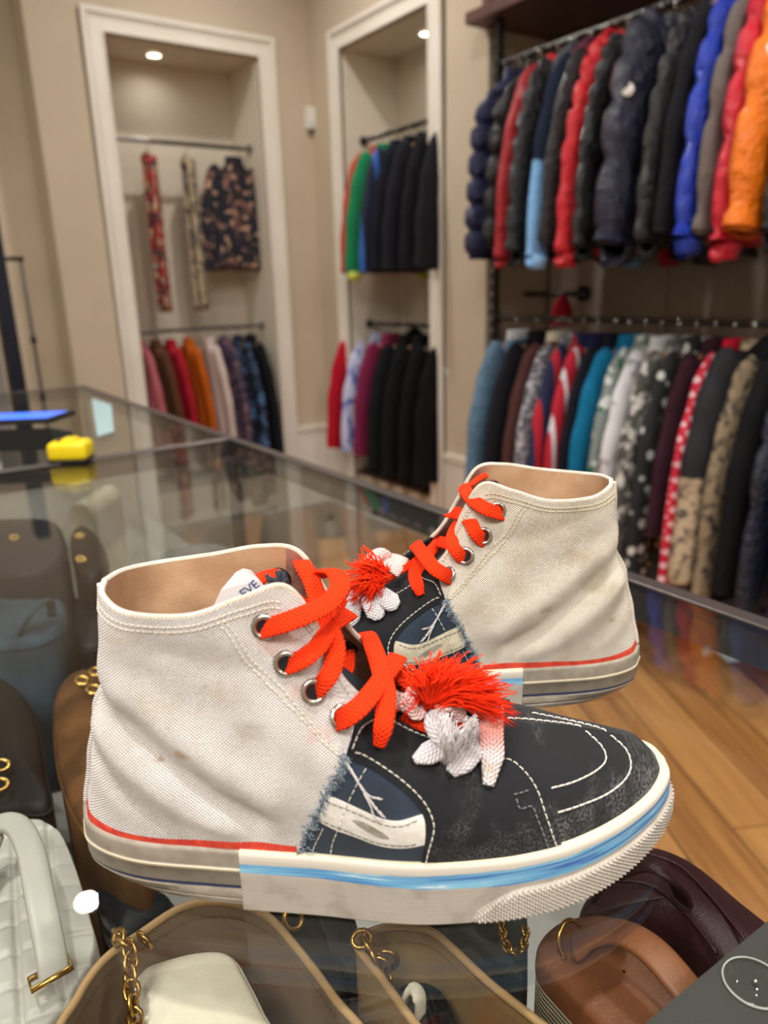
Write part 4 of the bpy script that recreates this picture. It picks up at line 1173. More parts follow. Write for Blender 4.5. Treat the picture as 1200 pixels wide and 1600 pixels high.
PG = pts_at([(990, 1612), (1050, 1560), (1130, 1494), (1215, 1424), (1330, 1520), (1180, 1700)], .940)
t, c = placed('display_board', 'charcoal display board with clear round disc, in the right corner of the case', 'board', PG, z0=.930)
g = G(); n = len(PG)
g.prism([(p[0], p[1]) for p in PG], 2, .932, .939); g.V = [(v[0], v[1], v[2]) for v in g.V]; rel(g, c).build('board', greyB, t, uv=False)
q = np.array(at(1178, 1536, 2, .9395))
rel(G().lathe([(.0005, .0012), (.0115, .0012), (.012, .0006), (.012, 0)], q, 36), c).build('clear_disc', glassm, t, smooth=True)
rel(G().torus(q+np.array([0, 0, .0006]), (0, 0, 1), .012, .00025, 40, 5), c).build('disc_edge', whitem, t, smooth=True)
rel(G().lathe([(.0001, .0022), (.0009, .0018), (.001, .0008)], q+np.array([.0, -.0005, 0]), 12), c).build('pin', chrome, t, smooth=True)
g = G()
for x, y in ((1215, 1430), (1080, 1540)):
    p = at(x, y, 2, .932); g.lathe([(.004, SHZ-.932), (.004, 0)], (p[0]+.02, p[1]-.02, .932), 10)
rel(g, c).build('support', gunm, t, smooth=True)

PK = pts_at([(408, 1400), (470, 1392), (545, 1405), (566, 1480), (556, 1508), (525, 1500), (490, 1440), (440, 1412)], .84)
t, c = placed('handbag', 'black handbag with brass grommets between the two tan totes', 'handbag', PK)
rel(bagbody(PK, .84, .006), c).build('body', blackL, t, smooth=True)
for x, y in ((458, 1436), (432, 1432)): rel(G().torus(np.array(at(x, y, 2, .852)), (.2, -.6, .8), .0058, .0016), c).build('grommet', brass, t, smooth=True)
PN = pts_at([(640, 1420), (720, 1390), (790, 1384), (822, 1400), (826, 1470), (822, 1520), (795, 1512), (740, 1470), (690, 1432)], .85)
t, c = placed('handbag', 'black mesh handbag with thin gold chain, left of the brown camera bag', 'handbag', PN)
rel(bagbody(PN, .85, .006), c).build('body', meshF, t, smooth=True)
chain_at([(783, 1440, .862), (786, 1460, .864), (792, 1480, .863), (806, 1492, .862), (818, 1480, .861), (822, 1450, .861)], gold, t, c, pitch=.0042, R=.003, r=.0009)

# white quilted bag, lower left
def quilt(x, y):
    a, b = x*.8+y*.6, -x*.6+y*.8; s_ = .030
    d1 = abs(((a/s_+b/s_) % 1)-.5); d2 = abs(((a/s_-b/s_) % 1)-.5)
    return -.0020*(math.exp(-((.5-d1)/.10)**2)+math.exp(-((.5-d2)/.10)**2))
PQ = pts_at([(-70, 1350), (-20, 1290), (50, 1272), (90, 1288), (116, 1340), (140, 1420), (150, 1480), (110, 1560), (50, 1620), (-60, 1640), (-120, 1500)], .872)
t, c = placed('quilted_bag', 'white quilted leather handbag with arched handle in the near corner of the case', 'handbag', PQ)
P = [tuple(q) for q in spline(PQ, 26, closed=True)]; cc = (sum(p[0] for p in P)/len(P), sum(p[1] for p in P)/len(P)); n = len(P); g = G()
rings = [(.95, SHZ), (1.0, SHZ+.01), (1.0, .85), (.992, .862), (.975, .868)]+[(k, .870+.008*(1-k*k)) for k in np.linspace(.955, .01, 80)]
for k, z in rings:
    for q in plan_scale(P, k, cc): g.V.append((q[0], q[1], z+(quilt(q[0], q[1]) if k < .96 else 0))); g.U.append(q)
for r_ in range(len(rings)-1):
    for i in range(n): g.F.append((r_*n+i, r_*n+(i+1) % n, (r_+1)*n+(i+1) % n, (r_+1)*n+i))
g.F.append(tuple(range(n)))
rel(g, c).build('body', whiteQ, t, smooth=True)
H = [np.array(at(x, y, 2, z))-np.array(c) for x, y, z in ((86, 1530, .882), (78, 1480, .893), (62, 1400, .906), (48, 1330, .914), (28, 1292, .916), (2, 1288, .914), (-20, 1320, .905), (-40, 1400, .885))]
h_ = G().tube(spline(H, 8), .0078, 14, ry=.0030, up=(.2, -.3, .9), sq=.7).build('handle', whiteQ, t, smooth=True)
q = np.array(at(80, 1524, 2, .886))
rel(G().tube([q+np.array(v) for v in ((-.010, -.0035, 0), (-.010, .004, 0), (.010, .006, 0), (.010, -.0015, 0))], .0017, 8, closed=True), c).build('handle_ring', gold, t, smooth=True)

def simple_bag(name, label, P, z, m, dome=.008, studs=(), handle=None, cat='handbag', sm=gold):
    Q = pts_at(P, z); t, c = placed(name, label, cat, Q)
    rel(bagbody(Q, z, dome), c).build('body', m, t, smooth=True)
    rel(G().tube(rim_path(Q, z-.010, .992), .0013, 6, closed=True), c).build('piping', m, t, smooth=True)
    for x, y in studs: rel(G().torus(np.array(at(x, y, 2, z+dome+.002)), (.2, -.3, 1), .0055, .0018), c).build('gold_ring', sm, t, smooth=True)
    if handle:
        H = [np.array(at(x, y, 2, zz))-np.array(c) for x, y, zz in handle]
        G().tube(spline(H, 6), .005, 10, ry=.003, up=(0, 0, 1)).build('handle', m, t, smooth=True)
    return t
simple_bag('handbag', 'navy handbag between the white quilted bag and the tan tote', [(150, 1385), (235, 1380), (270, 1405), (232, 1440), (186, 1462), (168, 1440)], .82, navyL)
simple_bag('suede_bag', 'brown suede hobo bag with gold rings, left of the near shoe heel', [(82, 1120), (88, 1070), (112, 1042), (145, 1036), (172, 1052), (200, 1110), (225, 1220), (232, 1330), (190, 1345), (140, 1300), (108, 1250), (88, 1190)], .862, suedeBr, .012, ((128, 1064), (150, 1050), (146, 1078)))
simple_bag('denim_bag', 'pale denim handbag at the left of the case, below the navy bag', [(-60, 940), (-10, 912), (50, 908), (92, 926), (100, 965), (66, 994), (0, 1004), (-60, 1004)], .858, denimL, .012, (), ((30, 990, .86), (50, 956, .884), (76, 938, .888), (82, 962, .865)))
simple_bag('handbag', 'dark brown leather handbag with gold clasp at the left edge of the case', [(-80, 1070), (-20, 1045), (28, 1070), (56, 1120), (70, 1200), (76, 1252), (20, 1256), (-60, 1250), (-100, 1160)], .858, darkbrL, .010, ((2, 1196), (0, 1226)))
simple_bag('handbag', 'navy leather handbag with gold clasp, below the blue lit tablet', [(-50, 812), (10, 806), (80, 808), (100, 835), (102, 862), (60, 886), (-10, 890), (-50, 866)], .905, navyL, .006, ((22, 840),))
simple_bag('handbag', 'black leather handbag behind the brown suede bag', [(116, 930), (150, 915), (180, 940), (192, 996), (176, 1012), (150, 1004), (126, 1006), (114, 975)], .85, blackL, .008, ((128, 902), (146, 912)))
simple_bag('handbag', 'dark brown handbag beside the upright cream clutch', [(112, 826), (130, 816), (156, 838), (168, 880), (140, 898), (118, 884), (110, 856)], .902, darkbrL, .004, ((124, 838), (126, 874)))
# upright cream clutch with rounded fold
q0 = at(155, 832, 2, SHZ)
t = thing('clutch_bag', 'cream clutch with a rolled top standing behind the near shoe collar', 'clutch bag', (q0[0]*.80, q0[1]*.80, SHZ), math.radians(-38))
prof = [(-.022, 0)]+[(.022*math.cos(a), .17+.022*math.sin(a)) for a in np.linspace(PI, 0, 12)]+[(.022, 0)]
G().prism([(p[0], p[1]) for p in prof], 1, -.07, .07).build('body', creamF, t, uv=False)
G().box(.0225, .0255, -.071, .071, .09, .172, .001).build('flap', whiteQ, t, uv=False)
simple_bag('cosmetic_bag', 'grey cloth pouch lying flat behind the near shoe', [(250, 860), (330, 846), (372, 860), (350, 880), (270, 890)], .88, soft('grey_cloth', '#6A6A68', '#565654', 20, .8), .01, cat='pouch')

# ------------------------------------------------------------------ things on top of the cases
yel = mat('yellow_plastic', '#F4D90E', .35, coat=.2)
q = at(117, 721, 2, ZT+.002)
t = thing('tape_measure', 'yellow tape measure on the glass near the case joint', 'tape measure', (q[0], q[1]+.018, ZT+.0016), math.radians(-32))
bm = bmesh.new(); bmesh.ops.create_cube(bm, size=1)
for v in bm.verts: v.co = Vector((v.co.x*.066, v.co.y*.050, v.co.z*.033+.0175+.001))
bmesh.ops.bevel(bm, geom=bm.edges[:], offset=.009, segments=4, affect='EDGES', profile=.5)
for v in bm.verts:
    if v.co.z > .02: v.co.z += .003*math.cos(v.co.x*45)-.002
me = bpy.data.meshes.new('case'); bm.to_mesh(me); bm.free(); me.polygons.foreach_set('use_smooth', [True]*len(me.polygons)); link('case', me, yel, t)
G().box(-.030, .030, -.023, .023, 0, .004, .001).build('base_plate', blackm, t, uv=False)
G().box(-.010, .012, -.015, .015, .0325, .0385, .002).build('lock_button', yel, t, uv=False)
G().box(-.018, -.010, -.012, .012, .034, .0375, .0015).build('grip', blackm, t, uv=False)
# tablet on a dark stand
scr = mat('blue_screen', '#3F74FF', .3, emit=1.0)
q = at(40, 700, 2, ZT)
t = thing('tablet', 'tablet with bright blue screen lying back on its dark stand', 'tablet', (q[0]-.035, q[1]+.045, ZT+.0016), math.radians(-30))
G().prism([(-.055, 0), (.060, 0), (.060, .012), (-.055, .040)], 0, -.16, .115).build('stand', blackm, t, uv=False)
g = G(); ang = math.radians(15); 
M3 = Matrix.Rotation(ang, 4, 'X')
for nm, b, m in (('housing', (-.165, .118, -.058, .085, .0, .009), blackm), ('screen', (-.155, .108, -.048, .075, .0088, .0096), scr)):
    o = G().box(*b).build(nm, m, t, uv=False); o.matrix_local = Matrix.Translation((0, .0, .0455)) @ Matrix.Rotation(math.radians(-3), 4, 'X')
G().box(-.02, .02, -.06, -.057, .015, .03, .001).build('badge', whitem, t, uv=False)
pap = mat('pale_blue_paper', '#9DB8BC', .8)
P = [at(x, y, 2, ZT+.0025) for x, y in ((143, 622), (174, 632), (178, 674), (152, 682))]
c = sum(P)/4
o = G(); o.V = [tuple(p-c) for p in P]+[tuple(p-c+np.array([0, 0, .0006])) for p in P]; o.U = [(0, 0)]*8
o.F = [(3, 2, 1, 0), (4, 5, 6, 7)]+[(i, (i+1) % 4, 4+(i+1) % 4, 4+i) for i in range(4)]
o = o.build('paper_sheet', pap, uv=False); o.location = tuple(c-np.array([0, 0, .0008])); tag(o, 'pale blue sheet of paper lying on the far glass case', 'paper')

# ------------------------------------------------------------------ garments
def cloth(name, a, b=None, scale=12, rough=.92, sheen=.0, **k): return soft('cloth_'+name, a, b or a, scale, rough, 45, .006, sheen=sheen, spec=.25, **k)
def nylon(name, a, rough=.3, spec=.5): 
    m = mat('nylon_'+name, a, rough, coat=.15, spec=spec); t = NT(m); t.bump(t.noise(38, 4, rough=.65), .022); return m
def patt(name, cols, scale=40, rough=.85, kind='noise', th=(.45, .5)):
    m = mat('pattern_'+name, cols[0], rough); t = NT(m)
    c = lin(cols[0])
    for i, col in enumerate(cols[1:]):
        mp = t.n('ShaderNodeMapping'); mp.inputs['Location'].default_value = (i*3.1, i*1.7, i*2.3); t.l(t.coord(), mp.inputs[0])
        if kind == 'noise': f = t.ramp(t.noise(scale*(1+.2*i), 3, mp.outputs[0]), th[0]+.04*(i > 1), th[1]+.04*(i > 1))
        else:
            v = t.n('ShaderNodeTexVoronoi', i_Scale=scale*(1+.25*i)); t.l(mp.outputs[0], v.inputs['Vector']); f = t.ramp(v.outputs['Distance'], th[1], th[0])
        c = t.mix(f, c, lin(col))
    t.color(c); t.bump(t.noise(60, 3), .003); return m
def dots(name, bg, fg, p=.085):
    m = mat('pattern_'+name, bg, .85); t = NT(m); u_ = t.sepuv()
    a = t.math('ADD', u_[0], u_[1]); b = t.math('SUBTRACT', u_[1], u_[0])
    f = t.math('MULTIPLY', t.math('SINE', t.math('MULTIPLY', a, 2*PI/p)), t.math('SINE', t.math('MULTIPLY', b, 2*PI/p)))
    t.color(t.mix(t.ramp(t.math('ABSOLUTE', f), .45, .7), lin(bg), lin(fg))); return m
def stripes(name, cols, p=.05, axis=0):
    m = mat('pattern_'+name, cols[0], .85); t = NT(m); sp = t.n('ShaderNodeSeparateXYZ'); t.l(t.coord(), sp.inputs[0])
    f = t.math('FRACT', t.math('MULTIPLY', sp.outputs[axis], 1/p)); c = lin(cols[0])
    for i, col in enumerate(cols[1:]): c = t.mix(t.ramp(f, (i+1)/len(cols), (i+1)/len(cols)+.01), c, lin(col))
    t.color(c); return m
HW = [(0.0, .058, .050), (.012, .072, .052), (.035, .100, .048), (.065, .128, .048), (.11, .155, .054), (.18, .172, .060), (.32, .182, .064), (.50, .192, .066)]
def garment(label, cat, x, y, zr, rz, m, L=.66, sleeve=True, puff=0, group=None, ms=None, cuff=None, collar=None, hood=None, fur=None, wd=1.0, th=1.0, lining=None, badge=None, flare=.0, name='jacket', yoke=None, arm=0.0, seed=0, sr=1.0):
    th *= .56
    rg = random.Random(seed or sum(ord(ch)*(i+1) for i, ch in enumerate(label)))
    t = thing(name, label, cat, (x, y, zr), rz+rg.uniform(-.05, .05), group)
    ms = ms or m
    # hanger: hook over the rail, wooden shoulders
    g = G().tube([(math.cos(a)*.017, 0, -.0045+math.sin(a)*.017) for a in np.linspace(-.7, PI, 12)]+[(-.017, 0, -.012), (-.006, 0, -.034), (0, 0, -.05), (0, 0, -.075)], .0022, 6)
    h = g.build('hanger_hook', chrome, t, smooth=True, uv=False)
    hw_ = min(wd, 1.0)*.82; G().tube(spline([(-.155*hw_, 0, -.132), (-.10*hw_, 0, -.102), (0, 0, -.074), (.10*hw_, 0, -.102), (.155*hw_, 0, -.132)], 4), .008, 8, ry=.005, up=(0, 1, 0)).build('hanger', hangerwood, t, smooth=True, uv=False)
    # body shell
    z0 = .076; n = 30; rows = max(26, puff*9) ; g = G(); ph = rg.uniform(0, 6)
    for i in range(rows+1):
        s_ = i/rows; d = s_*(L-z0) ; k = d*(.5/(L-z0)) if False else d
        w_ = np.interp(k, [a[0] for a in HW], [a[1] for a in HW])*wd*(1+flare*s_); t_ = np.interp(k, [a[0] for a in HW], [a[2] for a in HW])*th
        if puff and k > .03:
            p = 1-math.exp(-(math.sin(PI*(s_*puff+.15))/.42)**2); w_ *= .94+.07*p; t_ *= .50+.72*p
        if i == rows: w_ *= .94; t_ *= .8
        for j in range(n):
            a = 2*PI*j/n; ct, sn = math.cos(a), math.sin(a)
            fx = math.copysign(abs(ct)**.75, ct)*w_; fy = math.copysign(abs(sn)**.8, sn)*t_
            if not puff: fy *= 1+.16*math.sin(fx*46+ph+2.0*s_)*min(1, s_*3); fx *= 1+.02*math.sin(s_*17+ph)
            g.V.append((fx, fy, -z0-d)); g.U.append((fx, -d))
    for i in range(rows):
        for j in range(n): g.F.append((i*n+j, (i+1)*n+j, (i+1)*n+(j+1) % n, i*n+(j+1) % n))
    # turned-in hem
    b = len(g.V); 
    for j in range(n): v = g.V[rows*n+j]; g.V.append((v[0]*.9, v[1]*.75, v[2]+.03)); g.U.append((v[0], v[2]))
    for j in range(n): g.F.append((rows*n+j, b+j, b+(j+1) % n, rows*n+(j+1) % n))
    g.F.append(tuple(b+j for j in range(n)))
    body = g.build('body', m, t, smooth=True)
    if lining: 
        G().tube(spline([(-.05*wd, -.052*th, -.085), (-.03, -.066*th, -.16), (-.012, -.070*th, -.26), (-.008, -.070*th, -L+.04)], 6), .012, 8, ry=.004, up=(0, 1, 0)).build('front_lining', lining, t, smooth=True)
    # front placket / zip
    G().tube([(0, -np.interp(d, [a[0] for a in HW], [a[2] for a in HW])*th*1.0-.002, -z0-d) for d in np.linspace(.03, L-z0-.01, 14)], .005, 6, ry=.002, up=(0, 1, 0)).build('placket', collar or m, t, smooth=True)
    # collar
    g = G().grid(lambda u, v: (math.cos(u*2*PI)*(.066-.006*v)*wd, math.sin(u*2*PI)*(.050-.006*v)*th, -z0-.008+v*.040), 20, 5)
    o = g.build('collar', collar or m, t, smooth=True); md = o.modifiers.new('s', 'SOLIDIFY'); md.thickness = .008
    if sleeve:
        for sg in (-1, 1):
            P = spline([(sg*.088*wd, 0, -.118), (sg*.128*wd, 0, -.150), (sg*(.185+arm*.3)*wd, -.006, -.27), (sg*(.228+arm*.7)*wd, -.012, -.42), (sg*(.252+arm)*wd, -.016, -L+.03), (sg*(.256+arm)*wd, -.017, -L-.0)], 7)
            N = len(P); rr = []
            for i in range(N):
                s_ = i/(N-1); q = .050+.016*math.sin(min(1, s_*3)*PI/2)-.018*s_
                if puff: q *= .84+.34*(1-math.exp(-(math.sin(PI*(s_*(puff+1)+.2))/.42)**2))
                else: q *= 1+.05*math.sin(s_*30+ph)
                rr.append(q*sr*(.6 if i == 0 else 1))
            g = G().tube(P[:-1] if cuff else P, [float(a) for a in (rr[:-1] if cuff else rr)], 14, ry=[float(a*.66*th) for a in (rr[:-1] if cuff else rr)], up=(0, 1, 0))
            sl = g.build('sleeve', ms, t, smooth=True)
            if cuff: G().tube([P[-2], P[-1], P[-1]+np.array([0, 0, -.035])], [.034, .036, .032], 12).build('cuff', cuff, sl, smooth=True)
            if badge and sg < 0:
                G().lathe([(.0001, .003), (.015, .0015), (.017, 0)], (0, 0, 0), 14).build('badge', badge, sl, smooth=True).matrix_local = Matrix.Translation((-.262*wd, -.035, -.27)) @ Matrix.Rotation(-PI/2, 4, 'Y') @ Matrix.Rotation(.7, 4, 'X')
    if hood or fur:
        g = G().grid(lambda u, v: (math.cos(PI*u)*(.115*math.sin(PI*(.12+.80*v)))*wd, .055+.055*math.sin(PI*u)*math.sin(PI*v)+.02*v, -.075-.17*v+.05*math.sin(PI*u)), 16, 12)
        o = g.build('hood', hood or m, t, smooth=True); md = o.modifiers.new('s', 'SOLIDIFY'); md.thickness = .02
        if fur:
            g = G(); rf = random.Random(4)
            for i in range(700):
                u = rf.random(); a = PI*u; c = np.array([math.cos(a)*.10*wd, -.015, -.125+.085*math.sin(a)])
                d_ = np.array([math.cos(a)+rf.gauss(0, .6), rf.gauss(-.3, .7), math.sin(a)+rf.gauss(0, .6)]); d_ /= np.linalg.norm(d_)
                g.tube([c, c+d_*.022+np.array([0, 0, -.002]), c+d_*.042+np.array([0, 0, -.01])], [.0035, .0025, .0004], 4)
            g.build('fur_trim', fur, o, kind='stuff', smooth=True)
            G().tube([(math.cos(a)*.10*wd, -.014, -.125+.085*math.sin(a)) for a in np.linspace(0, PI, 14)], .022, 10).build('fur_base', fur, o, smooth=True)
    return t, body
def rail(name, label, P0, P1, r, m, brackets=True, studs=0, wall=None):
    c = [(a+b)/2 for a, b in zip(P0, P1)]
    t = thing(name, label, 'clothes rail', tuple(c))
    g = G().tube([P0, P1], r, 14); rel(g, c).build('tube', m, t, smooth=True, crease=40, uv=False)
    d = np.array(P1, float)-np.array(P0); d /= np.linalg.norm(d)
    for e, sg in ((P0, 1), (P1, -1)):
        e = np.array(e); g = G().tube([e, e+d*sg*.008], r*2.0, 16); rel(g, c).build('end_flange', m, t, smooth=True, crease=40, uv=False)
    for k in range(studs):
        e = np.array(P0)+(np.array(P1)-np.array(P0))*(k+.5)/studs
        g = G().torus(e, d, r+.001, .0028, 14, 6); rel(g, c).build('ring', chrome, t, smooth=True, uv=False)
    return t
RZ_N = 1.93; RZ_L = 1.035
RY = 3.885; RX = 2.31
rail('clothes_rail', 'upper steel rail across the niche with the patterned jacket', (NX0+.005, RY, RZ_N), (NX1-.005, RY, RZ_N), .0115, steel)
rail('clothes_rail', 'lower steel rail in the wide niche, above pink and orange clothes', (NX0+.005, RY, RZ_L), (NX1-.005, RY, RZ_L), .0105, steel)
rail('clothes_rail', 'upper rail of the narrow niche holding green and black jackets', (RX, MY0+.005, RZ_N), (RX, MY1-.005, RZ_N), .0115, gunm)
rail('clothes_rail', 'lower rail of the narrow niche above red and black hoodies', (RX, MY0+.005, RZ_L), (RX, MY1-.005, RZ_L), .0105, gunm)
# alcove rack: post, rails, top shelf
RKX = 2.165
t = thing('rack_post', 'studded grey steel upright at the left end of the jacket rack', 'upright', (RKX, 2.30, 0))
G().box(-.014, .014, -.014, .014, .0, 2.15, .002).build('post', gunm, t, uv=False)
G().box(-.03, .03, -.03, .03, 0, .01, .002).build('foot', gunm, t, uv=False)
for k in range(26):
    G().tube([(-.0145, 0, .9+k*.047), (-.0175, 0, .9+k*.047)], .005, 8).build('stud', chrome, t, smooth=True, crease=40, uv=False)
rail('rack_rail', 'upper steel rack rail carrying the glossy puffer jackets', (RKX, 2.284, 2.0), (RKX, -.6, 2.0), .012, gunm, studs=52)
rail('rack_rail', 'lower black rack rail above the denim, checked and camouflage jackets', (RKX, 2.284, 1.09), (RKX, -.6, 1.09), .011, gunm, studs=12)
t = thing('shelf_board', 'dark brown shelf board above the puffer jackets', 'shelf', (2.3, .9, 2.15))
G().box(-.20, .255, -3.2, 1.515, 0, .040, .002).build('board', ebony, t, uv=False)
G().box(-.12, .255, 1.475, 1.510, .040, .55, .002).build('side_panel', ebony, t, uv=False)
t = thing('patterned_tin', 'red and pale pink dotted tin standing on the brown shelf board', 'tin', (2.17, 2.20, 2.1905))
G().lathe([(.0005, 0), (.05, 0), (.052, .004), (.052, .10), (.05, .104)], n=26).build('tin', dots('tin', '#C8404A', '#F0D0D6', .06), t, smooth=True, crease=40)
G().lathe([(.053, .100), (.053, .112), (.04, .116), (.0005, .117)], n=26).build('lid', mat('tin_lid', '#C8404A', .4), t, smooth=True, crease=40)
# dark peg with a red knitted piece
t = thing('wall_peg', 'black peg rail on the alcove wall left of the lower rack', 'peg', (2.42, 2.20, 1.175))
G().tube([(0, .18, 0), (0, -.13, 0)], .010, 10).build('bar', blackm, t, smooth=True, uv=False)
G().lathe([(.0005, -.03), (.02, -.028), (.03, -.015), (.032, 0), (.03, .015), (.02, .028), (.0005, .03)], (0, -.14, 0), 18).build('knob', blackm, t, smooth=True, uv=False)
G().box(.0, .135, .165, .18, -.008, .008, .002).build('bracket', blackm, t, uv=False)
t = thing('knit_hat', 'red knitted hat hanging from the black peg', 'hat', (2.40, 2.15, 1.155))
G().grid(lambda u, v: (math.cos(2*PI*u)*.042*math.sin(PI*(.08+.62*v))*(1+.04*math.sin(u*60)), math.sin(2*PI*u)*.042*math.sin(PI*(.08+.62*v)), -.105*v+.015), 28, 10).build('knit', cloth('red_knit', '#B01C30'), t, smooth=True)
G().lathe([(.042, -.105), (.046, -.098), (.046, -.078), (.041, -.074)], n=26).build('brim', MATS['cloth_red_knit'], t, smooth=True)

def yx(px, py, x): return float(at(px, py, 0, x)[1])
N_ = nylon; C_ = cloth
tanfur = soft('tan_fur', '#B69A72', '#8E7450', 60, .95); blackfur = soft('black_fur', '#1C1B1F', '#2A282C', 60, .95)
wbadge = mat('round_white_badge', '#E8E2DC', .6)
up = 'puffer and down jackets on the upper rack rail'
XS = RKX-.24
half_sky = C_('sky', '#7FB1E2'); _t = NT(half_sky); _u = _t.sepuv()          # navy upper sleeve, light blue below
_t.color(_t.mix(_t.ramp(_u[1], .33, .34), lin('#1A2336'), lin('#7FB1E2')))
UPPER = [
 ('navy quilted vest, first on the upper rack rail beside the pillar', 726, 362, dict(m=N_('navy', '#131C46', .35), sleeve=False, puff=7, L=.69, wd=1.38, name='vest')),
 ('black puffer vest with red lining, second from the pillar on the upper rail', 756, 345, dict(m=N_('black_a', '#121116', .22), sleeve=False, puff=6, L=.66, wd=1.42, th=1.2, lining=C_('red_lining', '#C41626'), name='vest')),
 ('red jacket with upturned red collar between two black puffers', 780, 400, dict(m=N_('red_dark', '#A81420', .45), puff=0, L=.70, collar=C_('red_collar', '#D0202C'))),
 ('slim black padded jacket hanging left of the light blue cuffed one', 796, 385, dict(m=N_('black_b', '#15151A', .3), puff=9, L=.68)),
 ('dark jacket with light blue lower sleeves and cuffs', 826, 416, dict(m=C_('ink', '#171E2E'), ms=half_sky, cuff=C_('sky2', '#8FBEEC'), L=.70, hood=C_('grey_hood', '#4B4E55'))),
 ('maroon hooded jacket with dark sleeves', 850, 372, dict(m=C_('maroon', '#45202C'), ms=N_('black_c', '#1B191D', .5), hood=C_('maroon_hood', '#56293A'), L=.66)),
 ('bright red puffer jacket left of the slim glossy black puffer', 878, 395, dict(m=N_('red', '#CE1224', .28), puff=8, L=.70, cuff=N_('red_cuff', '#C01020', .5), hood=N_('red_hood', '#C8142A', .35))),
 ('slim glossy black puffer jacket behind the large navy puffer', 898, 380, dict(m=N_('black_d', '#111114', .16), puff=10, L=.68)),
 ('large glossy navy puffer jacket with a round white badge', 945, 368, dict(m=N_('ink_gloss', '#1C1E33', .18), puff=5, L=.68, hood=N_('ink_hood', '#141520', .25), badge=wbadge, th=1.25, sr=1.55)),
 ('black quilted jacket just right of the large navy puffer', 1004, 378, dict(m=N_('black_e', '#131317', .26), puff=8, L=.68)),
 ('black parka with tan fur hood trim', 1032, 372, dict(m=C_('black_p', '#18171B'), L=.66, fur=tanfur)),
 ('cobalt blue glossy puffer jacket', 1040, 366, dict(m=N_('cobalt', '#1A3AB4', .22), puff=5, L=.68, cuff=N_('cobalt_c', '#1C44C8', .3), hood=N_('cobalt_h', '#1A3AB4', .3), sr=1.15)),
 ('taupe grey padded coat between the blue and red puffers', 1078, 372, dict(m=C_('taupe', '#6A625F'), puff=4, L=.67)),
 ('glossy crimson puffer jacket left of the orange one', 1112, 398, dict(m=N_('crimson', '#CC1430', .22), puff=5, L=.70, cuff=N_('crimson_c', '#C81838', .4), hood=N_('crimson_h', '#D01838', .3), th=1.15, sr=1.2)),
 ('vivid orange puffer jacket with a white round patch', 1156, 375, dict(m=N_('orange', '#F57C0C', .33), puff=4, L=.67, th=1.25, badge=wbadge, arm=.015, sr=1.3)),
 ('black jacket right of the orange puffer', 1180, 395, dict(m=N_('black_f', '#101012', .4), puff=6, L=.68)),
 ('blue nylon jacket at the right edge, after the black one', 1215, 398, dict(m=N_('steelblue', '#1E4C8C', .35), puff=5, L=.68)),
]
def spaced(ys, gap):
    out = []
    for y in ys: out.append(min(y, out[-1]-gap) if out else y)
    return out
for (lab_, px, py, kw), y in zip(UPPER, spaced([yx(a[1], a[2], XS-.03) for a in UPPER], .052)):
    garment(lab_, 'vest' if kw.get('name') == 'vest' else 'jacket', RKX, y, 2.0, 0, group=up, **kw)
halfcamo = patt('dust_camo', ['#9A8870', '#5B5350', '#B8A68A'], 26)
_t = NT(halfcamo); _u = _t.sepuv(); _c = _t.b.inputs['Base Color'].links[0].from_socket      # black yoke above the camouflage
_t.color(_t.mix(_t.ramp(_t.math('ABSOLUTE', _u[1]), .34, .345), lin('#1B1B22'), _c))
